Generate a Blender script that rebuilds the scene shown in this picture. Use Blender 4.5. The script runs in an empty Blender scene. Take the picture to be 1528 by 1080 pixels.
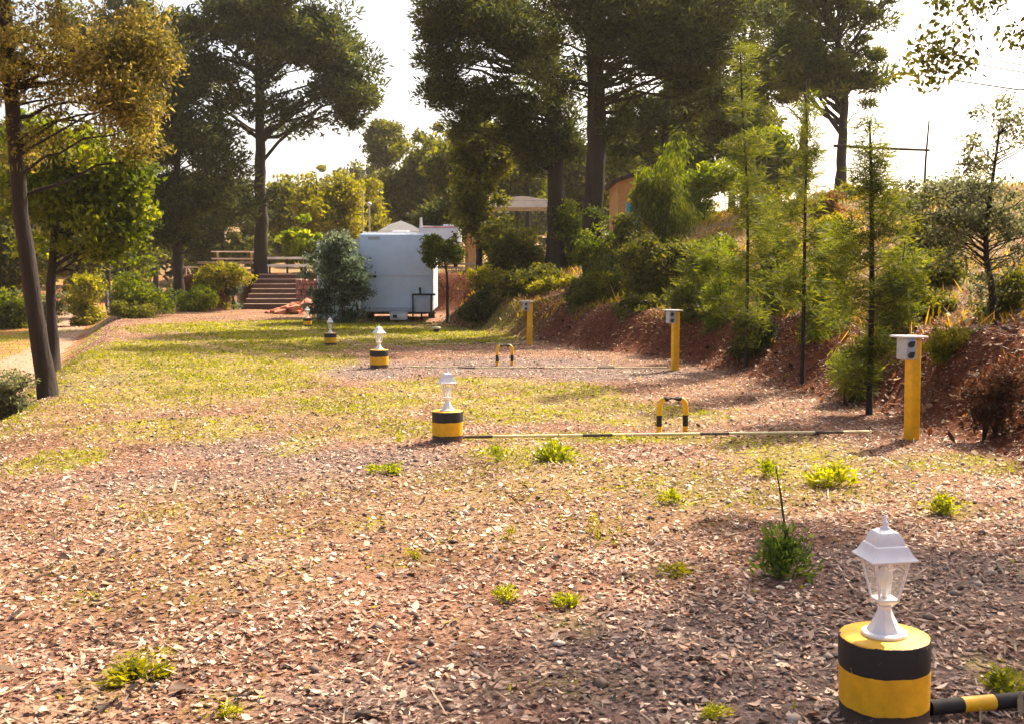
import bpy, bmesh, math, random
import numpy as np
from mathutils import Vector, Matrix

random.seed(7)
SC = bpy.context.scene
COL = SC.collection
PI = math.pi

# ------------------------------------------------------------------ camera
FPX, CX, CY = 1600.0, 764.0, 540.0          # focal length in photo pixels
DK = FPX / 1200          # depths noted for a 1200 px lens are stretched to this lens
CH = 1.7                                    # eye height
TH = math.atan(130 / FPX)                   # pitched down
CT, ST = math.cos(TH), math.sin(TH)
cam_d = bpy.data.cameras.new('camera')
cam = bpy.data.objects.new('camera', cam_d)
COL.objects.link(cam)
cam.location = (0, 0, CH)
cam.rotation_euler = (PI / 2 - TH, 0, 0)
cam_d.sensor_width = 36
cam_d.lens = FPX / 1528 * 36
cam_d.clip_start = 0.05
cam_d.clip_end = 3000
SC.camera = cam


def ray(px, py):
    u, v = (px - CX) / FPX, (CY - py) / FPX
    return np.array([u, CT + v * ST, -ST + v * CT])


def P(px, py, Y):
    if type(Y) in (int, float):
        Y = np.float64(Y * DK)
    d = ray(px, py)
    t = Y / d[1]
    return np.array([d[0] * t, Y, CH + d[2] * t])


def XA(px, Y, z=1.0):
    return (px - CX) / FPX * (Y * CT - (z - CH) * ST)


# ------------------------------------------------------------------ terrain
def sstep(a, b, x):
    t = np.clip((x - a) / (b - a), 0, 1)
    return t * t * (3 - 2 * t)


def wob(x, y, s, seed=0):
    k = 1.0 / s
    a = seed * 1.7
    return (np.sin(x * k * 1.0 + y * k * 0.7 + a) + np.sin(x * k * -1.3 + y * k * 1.9 + 2.1 + a * 2)
            + np.sin(x * k * 2.9 + y * k * 1.1 + 4.2 + a) * .6 + np.sin(x * k * 2.1 - y * k * 3.3 + .3 + a) * .5) / 3.1


TOE = np.array([(-30, 6.5), (-5, 5.6), (0, 5.1), (5, 4.95), (7.3, 4.75), (8.9, 4.65), (13.6, 3.95), (15.7, 3.2), (19.4, 1.2),
                (24, -.9), (28.3, -2.5), (36, -2.6), (60, -2.6)])
LED = np.array([(-30, -3.6), (0, -4.3), (8.5, -5.5), (11, -6.5), (20, -10.2), (31, -15.2), (38, -18.5), (60, -28), (120, -50)])
BCK = np.array([(-40, 38.5), (-14.0, 38.), (-13.4, 41.2), (-10.1, 41.2), (-9.6, 37.6), (-7.4, 35.6), (-6.2, 35.3), (-2, 35.5), (20, 35.5)])


TOE[:, 0] *= DK; LED[:, 0] *= DK; BCK[:, 1] *= DK


def hgt(x, y):
    x = np.asarray(x, float); y = np.asarray(y, float)
    s = (x - np.interp(y, TOE[:, 0], TOE[:, 1])) * .93 + wob(x, y, .8, 1) * .16
    hr = sstep(0, 1.25, s) * (.95 + .1 * wob(x, y, 1.5, 2)) + .30 * np.clip(s - 1.1, 0, 9.8) * sstep(.6, 3, s) + .03 * np.clip(y - 32, 0, 40) * sstep(1, 6, s) + .05 * np.clip(s - 10.6, 0, 40)
    b = y - np.interp(x, BCK[:, 0], BCK[:, 1]) + wob(x, y, .9, 3) * .2
    hb = sstep(0, 1.6, b) * 1.75 + .035 * np.clip(b - 1, 0, 120)
    wl = sstep(-18.2, -15.5, x)                   # no terrace far out to the left
    hb = hb * wl
    h = np.maximum(hr, hb)
    e = np.interp(y, LED[:, 0], LED[:, 1]) - x
    h = h - .85 * sstep(-.2, 1.7, e) * (1 - sstep(0, 1, b) * wl)
    h = h + .02 * wob(x, y, .45, 4) * sstep(3, 6, y) + .012 * wob(x, y, .16, 5) + .03 * wob(x, y, 1.7, 6) * sstep(2, 9, y)
    far = sstep(85, 180, np.hypot(x, y))
    return h + far * (1 - sstep(-15, 20, x)) * (5 + 9 * sstep(0, 260, y + .4 * np.abs(x)) * (1 + .4 * wob(x, y, 40, 7)))


TT = np.concatenate([np.linspace(1, 50, 3600), np.linspace(50, 200, 1800)])


def G(px, py):
    d = ray(px, py)
    d = d / d[1]
    x, y, z = d[0] * TT, TT, CH + d[2] * TT
    hit = np.nonzero(z <= hgt(x, y))[0]
    i = hit[0] if len(hit) else len(TT) - 1
    return np.array([x[i], y[i], float(hgt(x[i], y[i]))])


# ------------------------------------------------------------------ materials
MATS = {}


def newmat(name):
    m = bpy.data.materials.new(name)
    m.use_nodes = True
    nt = m.node_tree
    return m, nt, nt.nodes['Principled BSDF']


def ramp(nt, stops, fac, interp='LINEAR'):
    r = nt.nodes.new('ShaderNodeValToRGB')
    r.color_ramp.interpolation = interp
    el = r.color_ramp.elements
    while len(el) < len(stops):
        el.new(.5)
    for e, (p, c) in zip(el, stops):
        e.position = p
        e.color = (*c, 1)
    nt.links.new(fac, r.inputs[0])
    return r.outputs[0]


def noise(nt, scale, detail=4, rough=.6, vec=None, mapscale=None):
    n = nt.nodes.new('ShaderNodeTexNoise')
    n.inputs['Scale'].default_value = scale
    n.inputs['Detail'].default_value = detail
    n.inputs['Roughness'].default_value = rough
    if vec is None:
        tc = nt.nodes.new('ShaderNodeTexCoord')
        vec = tc.outputs['Object']
    if mapscale:
        mp = nt.nodes.new('ShaderNodeMapping')
        mp.inputs['Scale'].default_value = mapscale
        nt.links.new(vec, mp.inputs[0])
        vec = mp.outputs[0]
    nt.links.new(vec, n.inputs['Vector'])
    return n.outputs['Fac']


def mixc(nt, fac, a, b, mode='MIX'):
    m = nt.nodes.new('ShaderNodeMix')
    m.data_type = 'RGBA'
    m.blend_type = mode
    for sock, v in ((m.inputs[0], fac), (m.inputs[6], a), (m.inputs[7], b)):
        if isinstance(v, (int, float)):
            sock.default_value = v
        elif isinstance(v, tuple):
            sock.default_value = (*v, 1)
        else:
            nt.links.new(v, sock)
    return m.outputs[2]


def math_n(nt, op, a, b=None):
    m = nt.nodes.new('ShaderNodeMath')
    m.operation = op
    for s, v in zip(m.inputs, (a, b)):
        if v is None:
            continue
        if isinstance(v, (int, float)):
            s.default_value = v
        else:
            nt.links.new(v, s)
    return m.outputs[0]


def bump(nt, bs, h, strength=.4, dist=.02):
    b = nt.nodes.new('ShaderNodeBump')
    b.inputs['Strength'].default_value = strength
    b.inputs['Distance'].default_value = dist
    nt.links.new(h, b.inputs['Height'])
    nt.links.new(b.outputs[0], bs.inputs['Normal'])


def plain(name, c, rough=.6, vary=.18, scale=9, bmp=.15, metal=0, mapscale=None):
    if name in MATS:
        return MATS[name]
    m, nt, bs = newmat(name)
    n = noise(nt, scale, 6, .65, mapscale=mapscale)
    lo = tuple(v * (1 - vary * 1.6) for v in c)
    hi = tuple(min(1, v * (1 + vary)) for v in c)
    nt.links.new(ramp(nt, [(.3, lo), (.7, hi)], n), bs.inputs['Base Color'])
    bs.inputs['Roughness'].default_value = rough
    bs.inputs['Metallic'].default_value = metal
    if bmp:
        bump(nt, bs, noise(nt, scale * 6, 4), bmp, .01)
    MATS[name] = m
    return m


def leafmat(name, cols, trans=.5, tcol=None):
    if name in MATS:
        return MATS[name]
    m, nt, bs = newmat(name)
    at = nt.nodes.new('ShaderNodeAttribute')
    at.attribute_name = 'tint'
    c = ramp(nt, [(k / (len(cols) - 1), cc) for k, cc in enumerate(cols)], at.outputs['Fac'])
    nt.links.new(c, bs.inputs['Base Color'])
    bs.inputs['Roughness'].default_value = .62
    bs.inputs['Specular IOR Level'].default_value = .25
    tr = nt.nodes.new('ShaderNodeBsdfTranslucent')
    hs = nt.nodes.new('ShaderNodeHueSaturation')
    hs.inputs['Hue'].default_value = .485
    hs.inputs['Saturation'].default_value = 1.2
    hs.inputs['Value'].default_value = 1.9
    nt.links.new(c, hs.inputs['Color'])
    nt.links.new(hs.outputs[0], tr.inputs['Color'])
    mx = nt.nodes.new('ShaderNodeMixShader')
    mx.inputs[0].default_value = trans
    nt.links.new(bs.outputs[0], mx.inputs[1])
    nt.links.new(tr.outputs[0], mx.inputs[2])
    nt.links.new(mx.outputs[0], nt.nodes['Material Output'].inputs['Surface'])
    MATS[name] = m
    return m


PAL = {
    'leafy': [(.025, .05, .014), (.075, .125, .03), (.18, .23, .06)],
    'brush': [(.022, .012, .009), (.065, .034, .02), (.15, .085, .045)],
    'weed': [(.06, .085, .012), (.17, .20, .03), (.33, .34, .06)],
    'lime': [(.11, .14, .012), (.27, .29, .03), (.44, .42, .07)],
    'pine_dark': [(.014, .021, .009), (.044, .055, .017), (.11, .115, .03)],
    'pine': [(.020, .030, .008), (.065, .082, .015), (.16, .165, .03)],
    'olive': [(.026, .032, .009), (.085, .092, .018), (.19, .18, .035)],
    'tan': [(.05, .048, .014), (.16, .14, .04), (.36, .30, .10)],
    'fresh': [(.03, .05, .008), (.10, .135, .016), (.22, .235, .03)],
    'bright': [(.07, .11, .008), (.19, .25, .018), (.36, .40, .04)],
    'bluegreen': [(.02, .035, .022), (.075, .105, .07), (.20, .23, .15)],
    'yellow': [(.085, .088, .010), (.21, .205, .022), (.36, .33, .05)],
    'dry': [(.045, .028, .014), (.14, .085, .035), (.30, .19, .08)],
    'feather': [(.03, .042, .012), (.095, .115, .022), (.22, .225, .045)],
    'grey': [(.04, .045, .025), (.11, .12, .06), (.22, .21, .11)],
}


def LM(k):
    return leafmat('leaf_' + k, PAL[k])


def barkmat(name, lo, hi):
    if name in MATS:
        return MATS[name]
    m, nt, bs = newmat(name)
    n = noise(nt, 7, 8, .7, mapscale=(1, 1, .25))
    nt.links.new(ramp(nt, [(.32, lo), (.72, hi)], n), bs.inputs['Base Color'])
    bs.inputs['Roughness'].default_value = .9
    bump(nt, bs, noise(nt, 16, 6, .7, mapscale=(1, 1, .2)), .9, .05)
    MATS[name] = m
    return m


BARK = barkmat('pine_bark', (.010, .006, .005), (.042, .024, .018))
BARKP = barkmat('pale_bark', (.07, .045, .032), (.22, .14, .10))

# ------------------------------------------------------------------ helpers
def link(name, me, mat=None, parent=None, loc=None):
    o = bpy.data.objects.new(name, me)
    COL.objects.link(o)
    if mat is not None:
        for mm in (mat if isinstance(mat, (list, tuple)) else [mat]):
            me.materials.append(mm)
    if parent is not None:
        o.parent = parent
    if loc is not None:
        o.location = loc
    return o


def np_mesh(name, V, F, tint=None, smooth=False, mi=None):
    V = np.asarray(V, np.float32); F = np.asarray(F, np.int32)
    me = bpy.data.meshes.new(name)
    me.vertices.add(len(V))
    me.vertices.foreach_set('co', V.ravel())
    k = F.shape[1]
    me.loops.add(F.size)
    me.loops.foreach_set('vertex_index', F.ravel())
    me.polygons.add(len(F))
    me.polygons.foreach_set('loop_start', np.arange(0, F.size, k, dtype=np.int32))
    if smooth:
        me.polygons.foreach_set('use_smooth', np.ones(len(F), bool))
    if mi is not None:
        me.polygons.foreach_set('material_index', np.asarray(mi, np.int32))
    if tint is not None:
        a = me.attributes.new('tint', 'FLOAT', 'FACE')
        a.data.foreach_set('value', np.asarray(tint, np.float32))
    me.update(calc_edges=True)
    me.validate()
    return me


def tag(o, label=None, cat=None, group=None, kind=None):
    if label: o['label'] = label
    if cat: o['category'] = cat
    if group: o['group'] = group
    if kind: o['kind'] = kind
    return o


def thing(name, label, cat, loc=(0, 0, 0), rz=0, group=None):
    o = bpy.data.objects.new(name, None)
    COL.objects.link(o)
    o.empty_display_size = .2
    o.location = tuple(float(v) for v in loc)
    o.rotation_euler = (0, 0, rz)
    return tag(o, label, cat, group)


def copy_tree(o, parent=None):
    c = o.copy()
    COL.objects.link(c)
    if parent is not None:
        c.parent = parent
    for ch in list(o.children):
        copy_tree(ch, c)
    return c


class Tubes:
    def __init__(self):
        self.V, self.F, self.M, self.n = [], [], [], 0

    def add(self, pts, rad, seg=8, mi=None, rough=0, rng=None, cap=True):
        pts = np.asarray(pts, float)
        rad = np.broadcast_to(np.asarray(rad, float), (len(pts),))
        t = np.gradient(pts, axis=0)
        t /= np.linalg.norm(t, axis=1, keepdims=True) + 1e-9
        ref = np.array([0, 0, 1.]) if abs(t[:, 2]).mean() < .7 else np.array([1., 0, 0])
        u = np.cross(t, ref); u /= np.linalg.norm(u, axis=1, keepdims=True) + 1e-9
        w = np.cross(t, u)
        a = np.linspace(0, 2 * PI, seg, endpoint=False)
        R = np.ones((len(pts), seg))
        if rough and rng is not None:
            R += rng.normal(0, rough, R.shape)
        R = R * rad[:, None]
        V = pts[:, None, :] + R[..., None] * (np.cos(a)[None, :, None] * u[:, None, :] + np.sin(a)[None, :, None] * w[:, None, :])
        base = self.n
        self.V.append(V.reshape(-1, 3))
        n = len(pts)
        i = np.arange(n - 1)[:, None] * seg
        j = np.arange(seg)[None, :]
        j2 = (j + 1) % seg
        F = np.stack([i + j, i + j2, i + seg + j2, i + seg + j], -1).reshape(-1, 4) + base
        self.F.append(F)
        m = np.zeros(n - 1, int) if mi is None else np.asarray(mi)
        self.M.append(np.repeat(m, seg))
        self.n += n * seg
        if cap:
            for row, mm in ((0, m[0]), (n - 1, m[-1])):
                cidx = self.n
                self.V.append(pts[row][None, :]); self.n += 1
                r0 = base + row * seg
                Fc = np.array([[cidx, r0 + q, r0 + (q + 1) % seg, r0 + (q + 1) % seg] for q in range(seg)])
                # as quads: pair segments
                Fq = np.array([[cidx, r0 + q, r0 + (q + 1) % seg, r0 + (q + 2) % seg] for q in range(0, seg - 1, 2)])
                self.F.append(Fq)
                self.M.append(np.full(len(Fq), mm))

    def mesh(self, name, off=(0, 0, 0), smooth=True):
        V = np.concatenate(self.V) - np.asarray(off, float)
        return np_mesh(name, V, np.concatenate(self.F), smooth=smooth, mi=np.concatenate(self.M))


def leaves(rng, C, D, L, W, tint):
    """one folded-diamond quad per leaf"""
    n = len(C)
    D = D / (np.linalg.norm(D, axis=1, keepdims=True) + 1e-9)
    r = rng.normal(size=(n, 3))
    S = np.cross(D, r); S /= np.linalg.norm(S, axis=1, keepdims=True) + 1e-9
    L = np.broadcast_to(L, (n,))[:, None] * rng.uniform(.6, 1.35, (n, 1))
    W = np.broadcast_to(W, (n,))[:, None] * rng.uniform(.7, 1.3, (n, 1))
    N = np.cross(D, S)
    a = C - D * L * .5
    b = C + S * W * .5 + N * W * .15
    c = C + D * L * .5
    d = C - S * W * .5 + N * W * .15
    V = np.stack([a, b, c, d], 1).reshape(-1, 3)
    F = np.arange(4 * n).reshape(-1, 4)
    return V, F, tint


def ball(rng, n, p=3.0):
    v = rng.normal(size=(n, 3))
    v /= np.linalg.norm(v, axis=1, keepdims=True)
    return v * (rng.uniform(0, 1, (n, 1)) ** (1 / p))


def crown_cloud(rng, blobs, nclump, per, cr, kind, L, W):
    """blobs: (centre, radii); returns clump centres and the leaf mesh arrays"""
    vol = np.array([b[1][0] * b[1][2] for b in blobs]); vol /= vol.sum()
    cand = nclump * 2
    which = rng.choice(len(blobs), cand, p=vol)
    u = ball(rng, cand, 2.1)
    ctr = np.array([blobs[i][0] for i in which]) + u * np.array([blobs[i][1] for i in which])
    f = 1.0 / (cr * 1.5)                                       # gather the clumps into sprays with gaps between
    nz = np.sin(ctr[:, 0] * f + rng.uniform(0, 6)) * np.sin(ctr[:, 1] * f * .8 + rng.uniform(0, 6)) + np.sin(ctr[:, 2] * f * 1.5 + ctr[:, 0] * f * .6 + rng.uniform(0, 6)) * .9
    ctr = ctr[np.argsort(-(nz * (0 if kind == 'feather' else 1) + rng.normal(0, .8, cand)))[:nclump]]
    per, L, W = per * 1.35, L * .85, W * .9
    cnt = np.maximum(4, (per * rng.uniform(.35, 1.6, nclump)).astype(int))
    idx = np.repeat(np.arange(nclump), cnt)
    n = len(idx)
    crs = cr * rng.uniform(.55, 1.35, nclump)
    off = ball(rng, n, 2.2) * crs[idx][:, None]
    off[:, 2] *= .62
    if kind == 'pine':
        D = off + rng.normal(0, .35, (n, 3)) * cr + np.array([0, 0, .25 * cr])
    elif kind == 'feather':
        D = off * np.array([1, 1, .5]) + rng.normal(0, .3, (n, 3)) * cr + np.array([0, 0, .12 * cr])
    elif kind == 'droop':
        D = off * np.array([.6, .6, .2]) + rng.normal(0, .2, (n, 3)) * cr + np.array([0, 0, -.75 * cr])
        off[:, 2] *= 1.4
    else:
        D = rng.normal(size=(n, 3)) + np.array([0, 0, -.2])
    C = ctr[idx] + off
    ct = rng.uniform(.15, .75, nclump)
    tint = np.clip(ct[idx] + rng.normal(0, .17, n), 0, 1)
    return ctr, leaves(rng, C, D, L, W, tint)


def path_at(pts, z):
    """point on a rising polyline at height z"""
    zs = pts[:, 2]
    o = np.argsort(zs)
    return np.array([np.interp(z, zs[o], pts[o, k]) for k in range(3)])


def blobs_px(bl, Y, deep=1.0):
    out = []
    for b in bl:
        px, py, rx, ry = b[:4]
        y = np.float64(Y * DK if type(Y) in (int, float) else Y)
        c = P(px, py, y)
        k = y / FPX
        out.append((c, np.array([rx * k, deep * .5 * (rx + ry) * k, ry * k])))
    return out


def make_tree(name, label, cat, trunk, r0, r1, blobs, kind, pal, n=160, per=70, cr=.6, L=.2, W=.05, bark=None, seed=1, group=None,
              limbs=.3, limb_r=.05, rise=.55, seg=10, crown_name='crown', twigs=True, cr_min_z=None):
    rng = np.random.default_rng(seed)
    trunk = np.asarray(trunk, float)
    base = trunk[0].copy()
    base[2] = float(hgt(base[0], base[1]))
    root = thing(name, label, cat, base, group=group)
    # resample trunk with slight wander
    m = max(8, int(np.linalg.norm(trunk[-1] - trunk[0]) / .35))
    s = np.linspace(0, 1, len(trunk)); q = np.linspace(0, 1, m)
    tp = np.stack([np.interp(q, s, trunk[:, k]) for k in range(3)], 1)
    for k in range(2):
        w = np.convolve(rng.normal(0, r0 * .16, m + 8), np.ones(5) / 5, 'same')[4:-4]
        tp[1:, k] += w[1:m] if len(w) >= m else 0
    tp[0] = base - np.array([0, 0, .12])
    tr = r0 + (r1 - r0) * q
    tr[:2] *= (1.3, 1.12) if name != 'sapling' else (1.05, 1)
    T = Tubes()
    T.add(tp, tr, seg, rough=.05, rng=rng)
    ctr, (V, F, tint) = crown_cloud(rng, blobs, n, per, cr, kind, L, W)
    nl = int(n * limbs)
    zmax = tp[:, 2].max(); zmin = tp[0, 2]
    for c in ctr[rng.permutation(n)[:nl]]:
        hd = np.linalg.norm(c[:2] - path_at(tp, min(c[2], zmax))[:2])
        za = np.clip(c[2] - hd * rise * rng.uniform(.5, 1.3), zmin + (zmax - zmin) * .12, zmax * 1.0 - .02)
        p0 = path_at(tp, za)
        ln = np.linalg.norm(c - p0)
        if ln < .15:
            continue
        k = 6
        qq = np.linspace(0, 1, k)[:, None]
        pts = p0 + (c - p0) * qq
        pts[:, 2] += np.sin(qq[:, 0] * PI) * ln * rng.uniform(-.04, .12)
        pts[1:-1] += rng.normal(0, .05 * ln, (k - 2, 3)) * .6
        ra = min(limb_r * (.45 + .13 * ln) * rng.uniform(.6, 1.2), r0 * .6)
        T.add(pts, np.linspace(ra, ra * .28, k), 5, cap=False)
    link('trunk', T.mesh('trunk', base), bark or BARK, root)
    link(crown_name, np_mesh('crown', V - base, F, tint), LM(pal), root)
    return root


def make_shrub(name, label, cat, blobs, kind, pal, base=None, n=30, per=60, cr=.25, L=.12, W=.045, seed=1, group=None, stems=7, bark=None, sr=.018):
    rng = np.random.default_rng(seed)
    c0 = blobs[0][0]
    if base is None:
        base = np.array([c0[0], c0[1], 0.])
    base = np.array([base[0], base[1], float(hgt(base[0], base[1]))])
    root = thing(name, label, cat, base, group=group)
    c0, r0 = blobs[0]
    hb = max(.1, c0[2] - base[2])
    blobs = list(blobs) + [(np.array([base[0], base[1], base[2] + hb * .4]), np.array([r0[0] * .85, r0[1] * .85, hb * .5]))]
    ctr, (V, F, tint) = crown_cloud(rng, blobs, int(n * 1.25), per, cr, kind, L, W)
    n = int(n * 1.25)
    lo = hgt(V[:, 0], V[:, 1]) + .01
    V[:, 2] = np.maximum(V[:, 2], lo)
    T = Tubes()
    for c in ctr[rng.permutation(n)[:stems]]:
        b = base + np.array([rng.normal(0, .05), rng.normal(0, .05), -.05])
        k = 6
        q = np.linspace(0, 1, k)[:, None]
        mid = np.array([b[0] + (c[0] - b[0]) * .25, b[1] + (c[1] - b[1]) * .25, b[2] + (c[2] - b[2]) * .6])
        pts = (1 - q) ** 2 * b + 2 * q * (1 - q) * mid + q * q * c
        T.add(pts, np.linspace(sr, sr * .35, k), 5, cap=False)
    link('stems', T.mesh('stems', base), bark or BARK, root)
    link('foliage', np_mesh('foliage', V - base, F, tint), LM(pal), root)
    return root


# bmesh helpers
def bm_box(bm, c, s, rz=0, bevel=0, rx=0, ry=0):
    M = Matrix.Translation(c) @ Matrix.Rotation(rz, 4, 'Z') @ Matrix.Rotation(ry, 4, 'Y') @ Matrix.Rotation(rx, 4, 'X') @ Matrix.Diagonal((s[0], s[1], s[2], 1))
    r = bmesh.ops.create_cube(bm, size=1, matrix=M)
    if bevel:
        ed = list({e for v in r['verts'] for e in v.link_edges})
        bmesh.ops.bevel(bm, geom=ed, offset=bevel, segments=3, affect='EDGES', profile=.5)


def bm_cyl(bm, p0, p1, r0, r1=None, seg=20, cap=True):
    p0, p1 = Vector(p0), Vector(p1)
    d = p1 - p0
    M = Matrix.Translation((p0 + p1) / 2) @ d.to_track_quat('Z', 'Y').to_matrix().to_4x4()
    bmesh.ops.create_cone(bm, cap_ends=cap, segments=seg, radius1=r0, radius2=r0 if r1 is None else r1, depth=d.length, matrix=M)


def bm_lathe(bm, prof, seg=24, rot=0, c=(0, 0), caps=True):
    rings = []
    for r, z in prof:
        rings.append([bm.verts.new((c[0] + r * math.cos(rot + 2 * PI * k / seg), c[1] + r * math.sin(rot + 2 * PI * k / seg), z)) for k in range(seg)])
    for a, b in zip(rings, rings[1:]):
        for k in range(seg):
            bm.faces.new((a[k], a[(k + 1) % seg], b[(k + 1) % seg], b[k]))
    if caps:
        bm.faces.new(rings[0][::-1]); bm.faces.new(rings[-1])


def bm_obj(name, bm, mat, parent=None, loc=None, smooth=False, angle=None):
    bmesh.ops.recalc_face_normals(bm, faces=bm.faces[:])
    if angle is not None:
        for f in bm.faces: f.smooth = True
        for e in bm.edges:
            if len(e.link_faces) == 2 and e.calc_face_angle(0) > math.radians(angle):
                e.smooth = False
    elif smooth:
        for f in bm.faces: f.smooth = True
    me = bpy.data.meshes.new(name)
    bm.to_mesh(me); bm.free()
    return link(name, me, mat, parent, loc)


def B():
    return bmesh.new()


# ------------------------------------------------------------------ ground zones (world-space ellipses)
def patch(px, py, rx, ry):
    c = G(px, py)
    f = G(px, max(py - ry, 420)); n = G(px, py + ry)
    return (c[0], c[1], rx * c[1] / FPX, max(.12, abs(f[1] - n[1]) / 2))


def field(x, y, patches, soft=.55):
    out = np.zeros_like(x)
    for cx, cy, ax, ay, *w in patches:
        d = np.sqrt(((x - cx) / ax) ** 2 + ((y - cy) / ay) ** 2)
        out = np.maximum(out, (w[0] if w else 1) * (1 - sstep(soft, 1.35, d)))
    return out


GRASS = [(*patch(600, 760, 520, 60), .24), (*patch(950, 720, 420, 34), .5), (*patch(250, 860, 260, 60), .2), patch(260, 640, 150, 20), (*patch(560, 640, 120, 18), .7), patch(690, 575, 130, 14), (*patch(960, 620, 140, 18), .8), patch(330, 520, 190, 50), patch(300, 575, 170, 30), patch(470, 545, 60, 16), (*patch(520, 600, 130, 24), .75), patch(640, 500, 150, 14),
         patch(420, 488, 220, 10), patch(850, 590, 90, 26), patch(790, 678, 100, 16), patch(760, 610, 110, 20), (*patch(445, 665, 40, 18), .9),
         patch(80, 690, 70, 22), patch(880, 655, 190, 9), patch(1180, 670, 110, 26), patch(1200, 700, 110, 14), (*patch(1420, 690, 110, 16), .8),
         (*patch(200, 1000, 55, 40), .8), (*patch(540, 780, 40, 16), .6), (*patch(1420, 760, 60, 18), .55), (*patch(1000, 850, 50, 12), .45),
         (*patch(860, 930, 50, 20), .5), (*patch(1490, 1010, 50, 28), .65), (*patch(130, 890, 30, 16), .6), (*patch(600, 835, 60, 14), .4),
         (*patch(900, 800, 40, 22), .45), (*patch(230, 770, 40, 14), .5), (*patch(330, 1050, 60, 24), .4), (*patch(1010, 745, 40, 16), .8),
         (*patch(720, 760, 200, 26), .25), patch(20, 505, 40, 14), patch(110, 545, 30, 30), (*patch(850, 1020, 110, 26), .35)]
GRAVEL = [(*patch(1150, 1000, 420, 130), .9), (*patch(600, 1040, 240, 50), .6), (*patch(1400, 860, 240, 60), .8), (*patch(300, 720, 260, 24), .55), patch(560, 550, 90, 14), patch(760, 545, 180, 14), patch(900, 555, 150, 12), (*patch(520, 690, 170, 24), .8), (*patch(360, 670, 120, 18), .7), (*patch(150, 570, 40, 24), .8)]


def zones(x, y):
    g = field(x, y, GRASS)
    br = .42 + .5 * wob(x, y, .35, 11) + .3 * wob(x, y, 1.3, 12)
    g = np.clip(g * (.62 + .9 * br), 0, 1)
    s = x - np.interp(y, TOE[:, 0], TOE[:, 1])
    b = y - np.interp(x, BCK[:, 0], BCK[:, 1])
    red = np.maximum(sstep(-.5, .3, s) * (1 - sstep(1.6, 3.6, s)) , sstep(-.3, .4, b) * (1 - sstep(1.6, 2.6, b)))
    hill = np.maximum(sstep(1.4, 3.2, s), sstep(1.6, 2.8, b))
    e = np.interp(y, LED[:, 0], LED[:, 1]) - x
    left = sstep(.2, 1.2, e)
    gv = field(x, y, GRAVEL)
    return g, red, hill, left, gv


def ground_material():
    m, nt, bs = newmat('ground_soil')

    def attr(n):
        a = nt.nodes.new('ShaderNodeAttribute'); a.attribute_name = n
        return a.outputs['Fac']
    n1 = noise(nt, .9, 6, .6)
    n2 = noise(nt, 9, 8, .7)
    n3 = noise(nt, 42, 6, .7)
    soil = ramp(nt, [(.3, (.18, .088, .06)), (.5, (.31, .165, .115)), (.68, (.41, .25, .18))], n1)
    spk = ramp(nt, [(.34, (.22, .2, .19)), (.5, (.8, .78, .76)), (.64, (1.4, 1.35, 1.25))], n3)
    soil = mixc(nt, 1.0, soil, spk, 'MULTIPLY')
    grav = ramp(nt, [(.33, (.055, .042, .045)), (.5, (.16, .125, .125)), (.7, (.42, .35, .335))], n3)
    soil = mixc(nt, math_n(nt, 'MULTIPLY', attr('gravel'), .8), soil, grav)
    red_shaded = ramp(nt, [(.3, (.05, .014, .009)), (.55, (.15, .044, .022)), (.75, (.28, .11, .06))], n2)  # red soil, darkened below its own tone to carry the bank's shade
    soil = mixc(nt, attr('red'), soil, red_shaded)
    hillc = ramp(nt, [(.3, (.10, .06, .03)), (.5, (.25, .155, .075)), (.72, (.42, .30, .17))], n2)
    soil = mixc(nt, attr('hill'), soil, hillc)
    leftc = ramp(nt, [(.35, (.34, .10, .04)), (.52, (.33, .17, .08)), (.7, (.30, .26, .05))], n1)
    soil = mixc(nt, attr('left'), soil, leftc)
    gcol = ramp(nt, [(.3, (.11, .105, .012)), (.5, (.245, .235, .026)), (.72, (.37, .34, .05))], n2)
    gf = math_n(nt, 'MULTIPLY', attr('grass'), ramp(nt, [(.38, (.25,) * 3), (.6, (.95,) * 3)], n2))
    soil = mixc(nt, gf, soil, gcol)
    nt.links.new(soil, bs.inputs['Base Color'])
    bs.inputs['Roughness'].default_value = .95
    bs.inputs['Specular IOR Level'].default_value = .1
    bump(nt, bs, math_n(nt, 'ADD', n3, math_n(nt, 'MULTIPLY', n2, 1.5)), .8, .03)
    return m


def spaced(lims):
    out = []
    for a, b, st in lims:
        out += list(np.arange(a, b, st))
    return np.array(out + [lims[-1][1]])


gx = spaced([(-300, -120, 20), (-120, -32, 4), (-32, -12, .5), (-12, 9, .13), (9, 26, .5), (26, 120, 4), (120, 300, 20)])
gy = spaced([(-60, -20, 10), (-20, 2, 1.5), (2, 20, .14), (20, 44, .25), (44, 60, .35), (60, 110, 2), (110, 400, 12)])
XX, YY = np.meshgrid(gx, gy)
ZZ = hgt(XX, YY)
nx, ny = len(gx), len(gy)
ii = (np.arange(ny - 1)[:, None] * nx + np.arange(nx - 1)[None, :]).ravel()
gme = np_mesh('ground', np.stack([XX, YY, ZZ], -1).reshape(-1, 3), np.stack([ii, ii + 1, ii + nx + 1, ii + nx], 1), smooth=True)
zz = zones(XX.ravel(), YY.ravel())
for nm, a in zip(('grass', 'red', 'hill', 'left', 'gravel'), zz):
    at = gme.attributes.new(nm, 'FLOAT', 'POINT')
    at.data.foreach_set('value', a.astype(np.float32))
tag(link('ground', gme, ground_material()), kind='structure')

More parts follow.
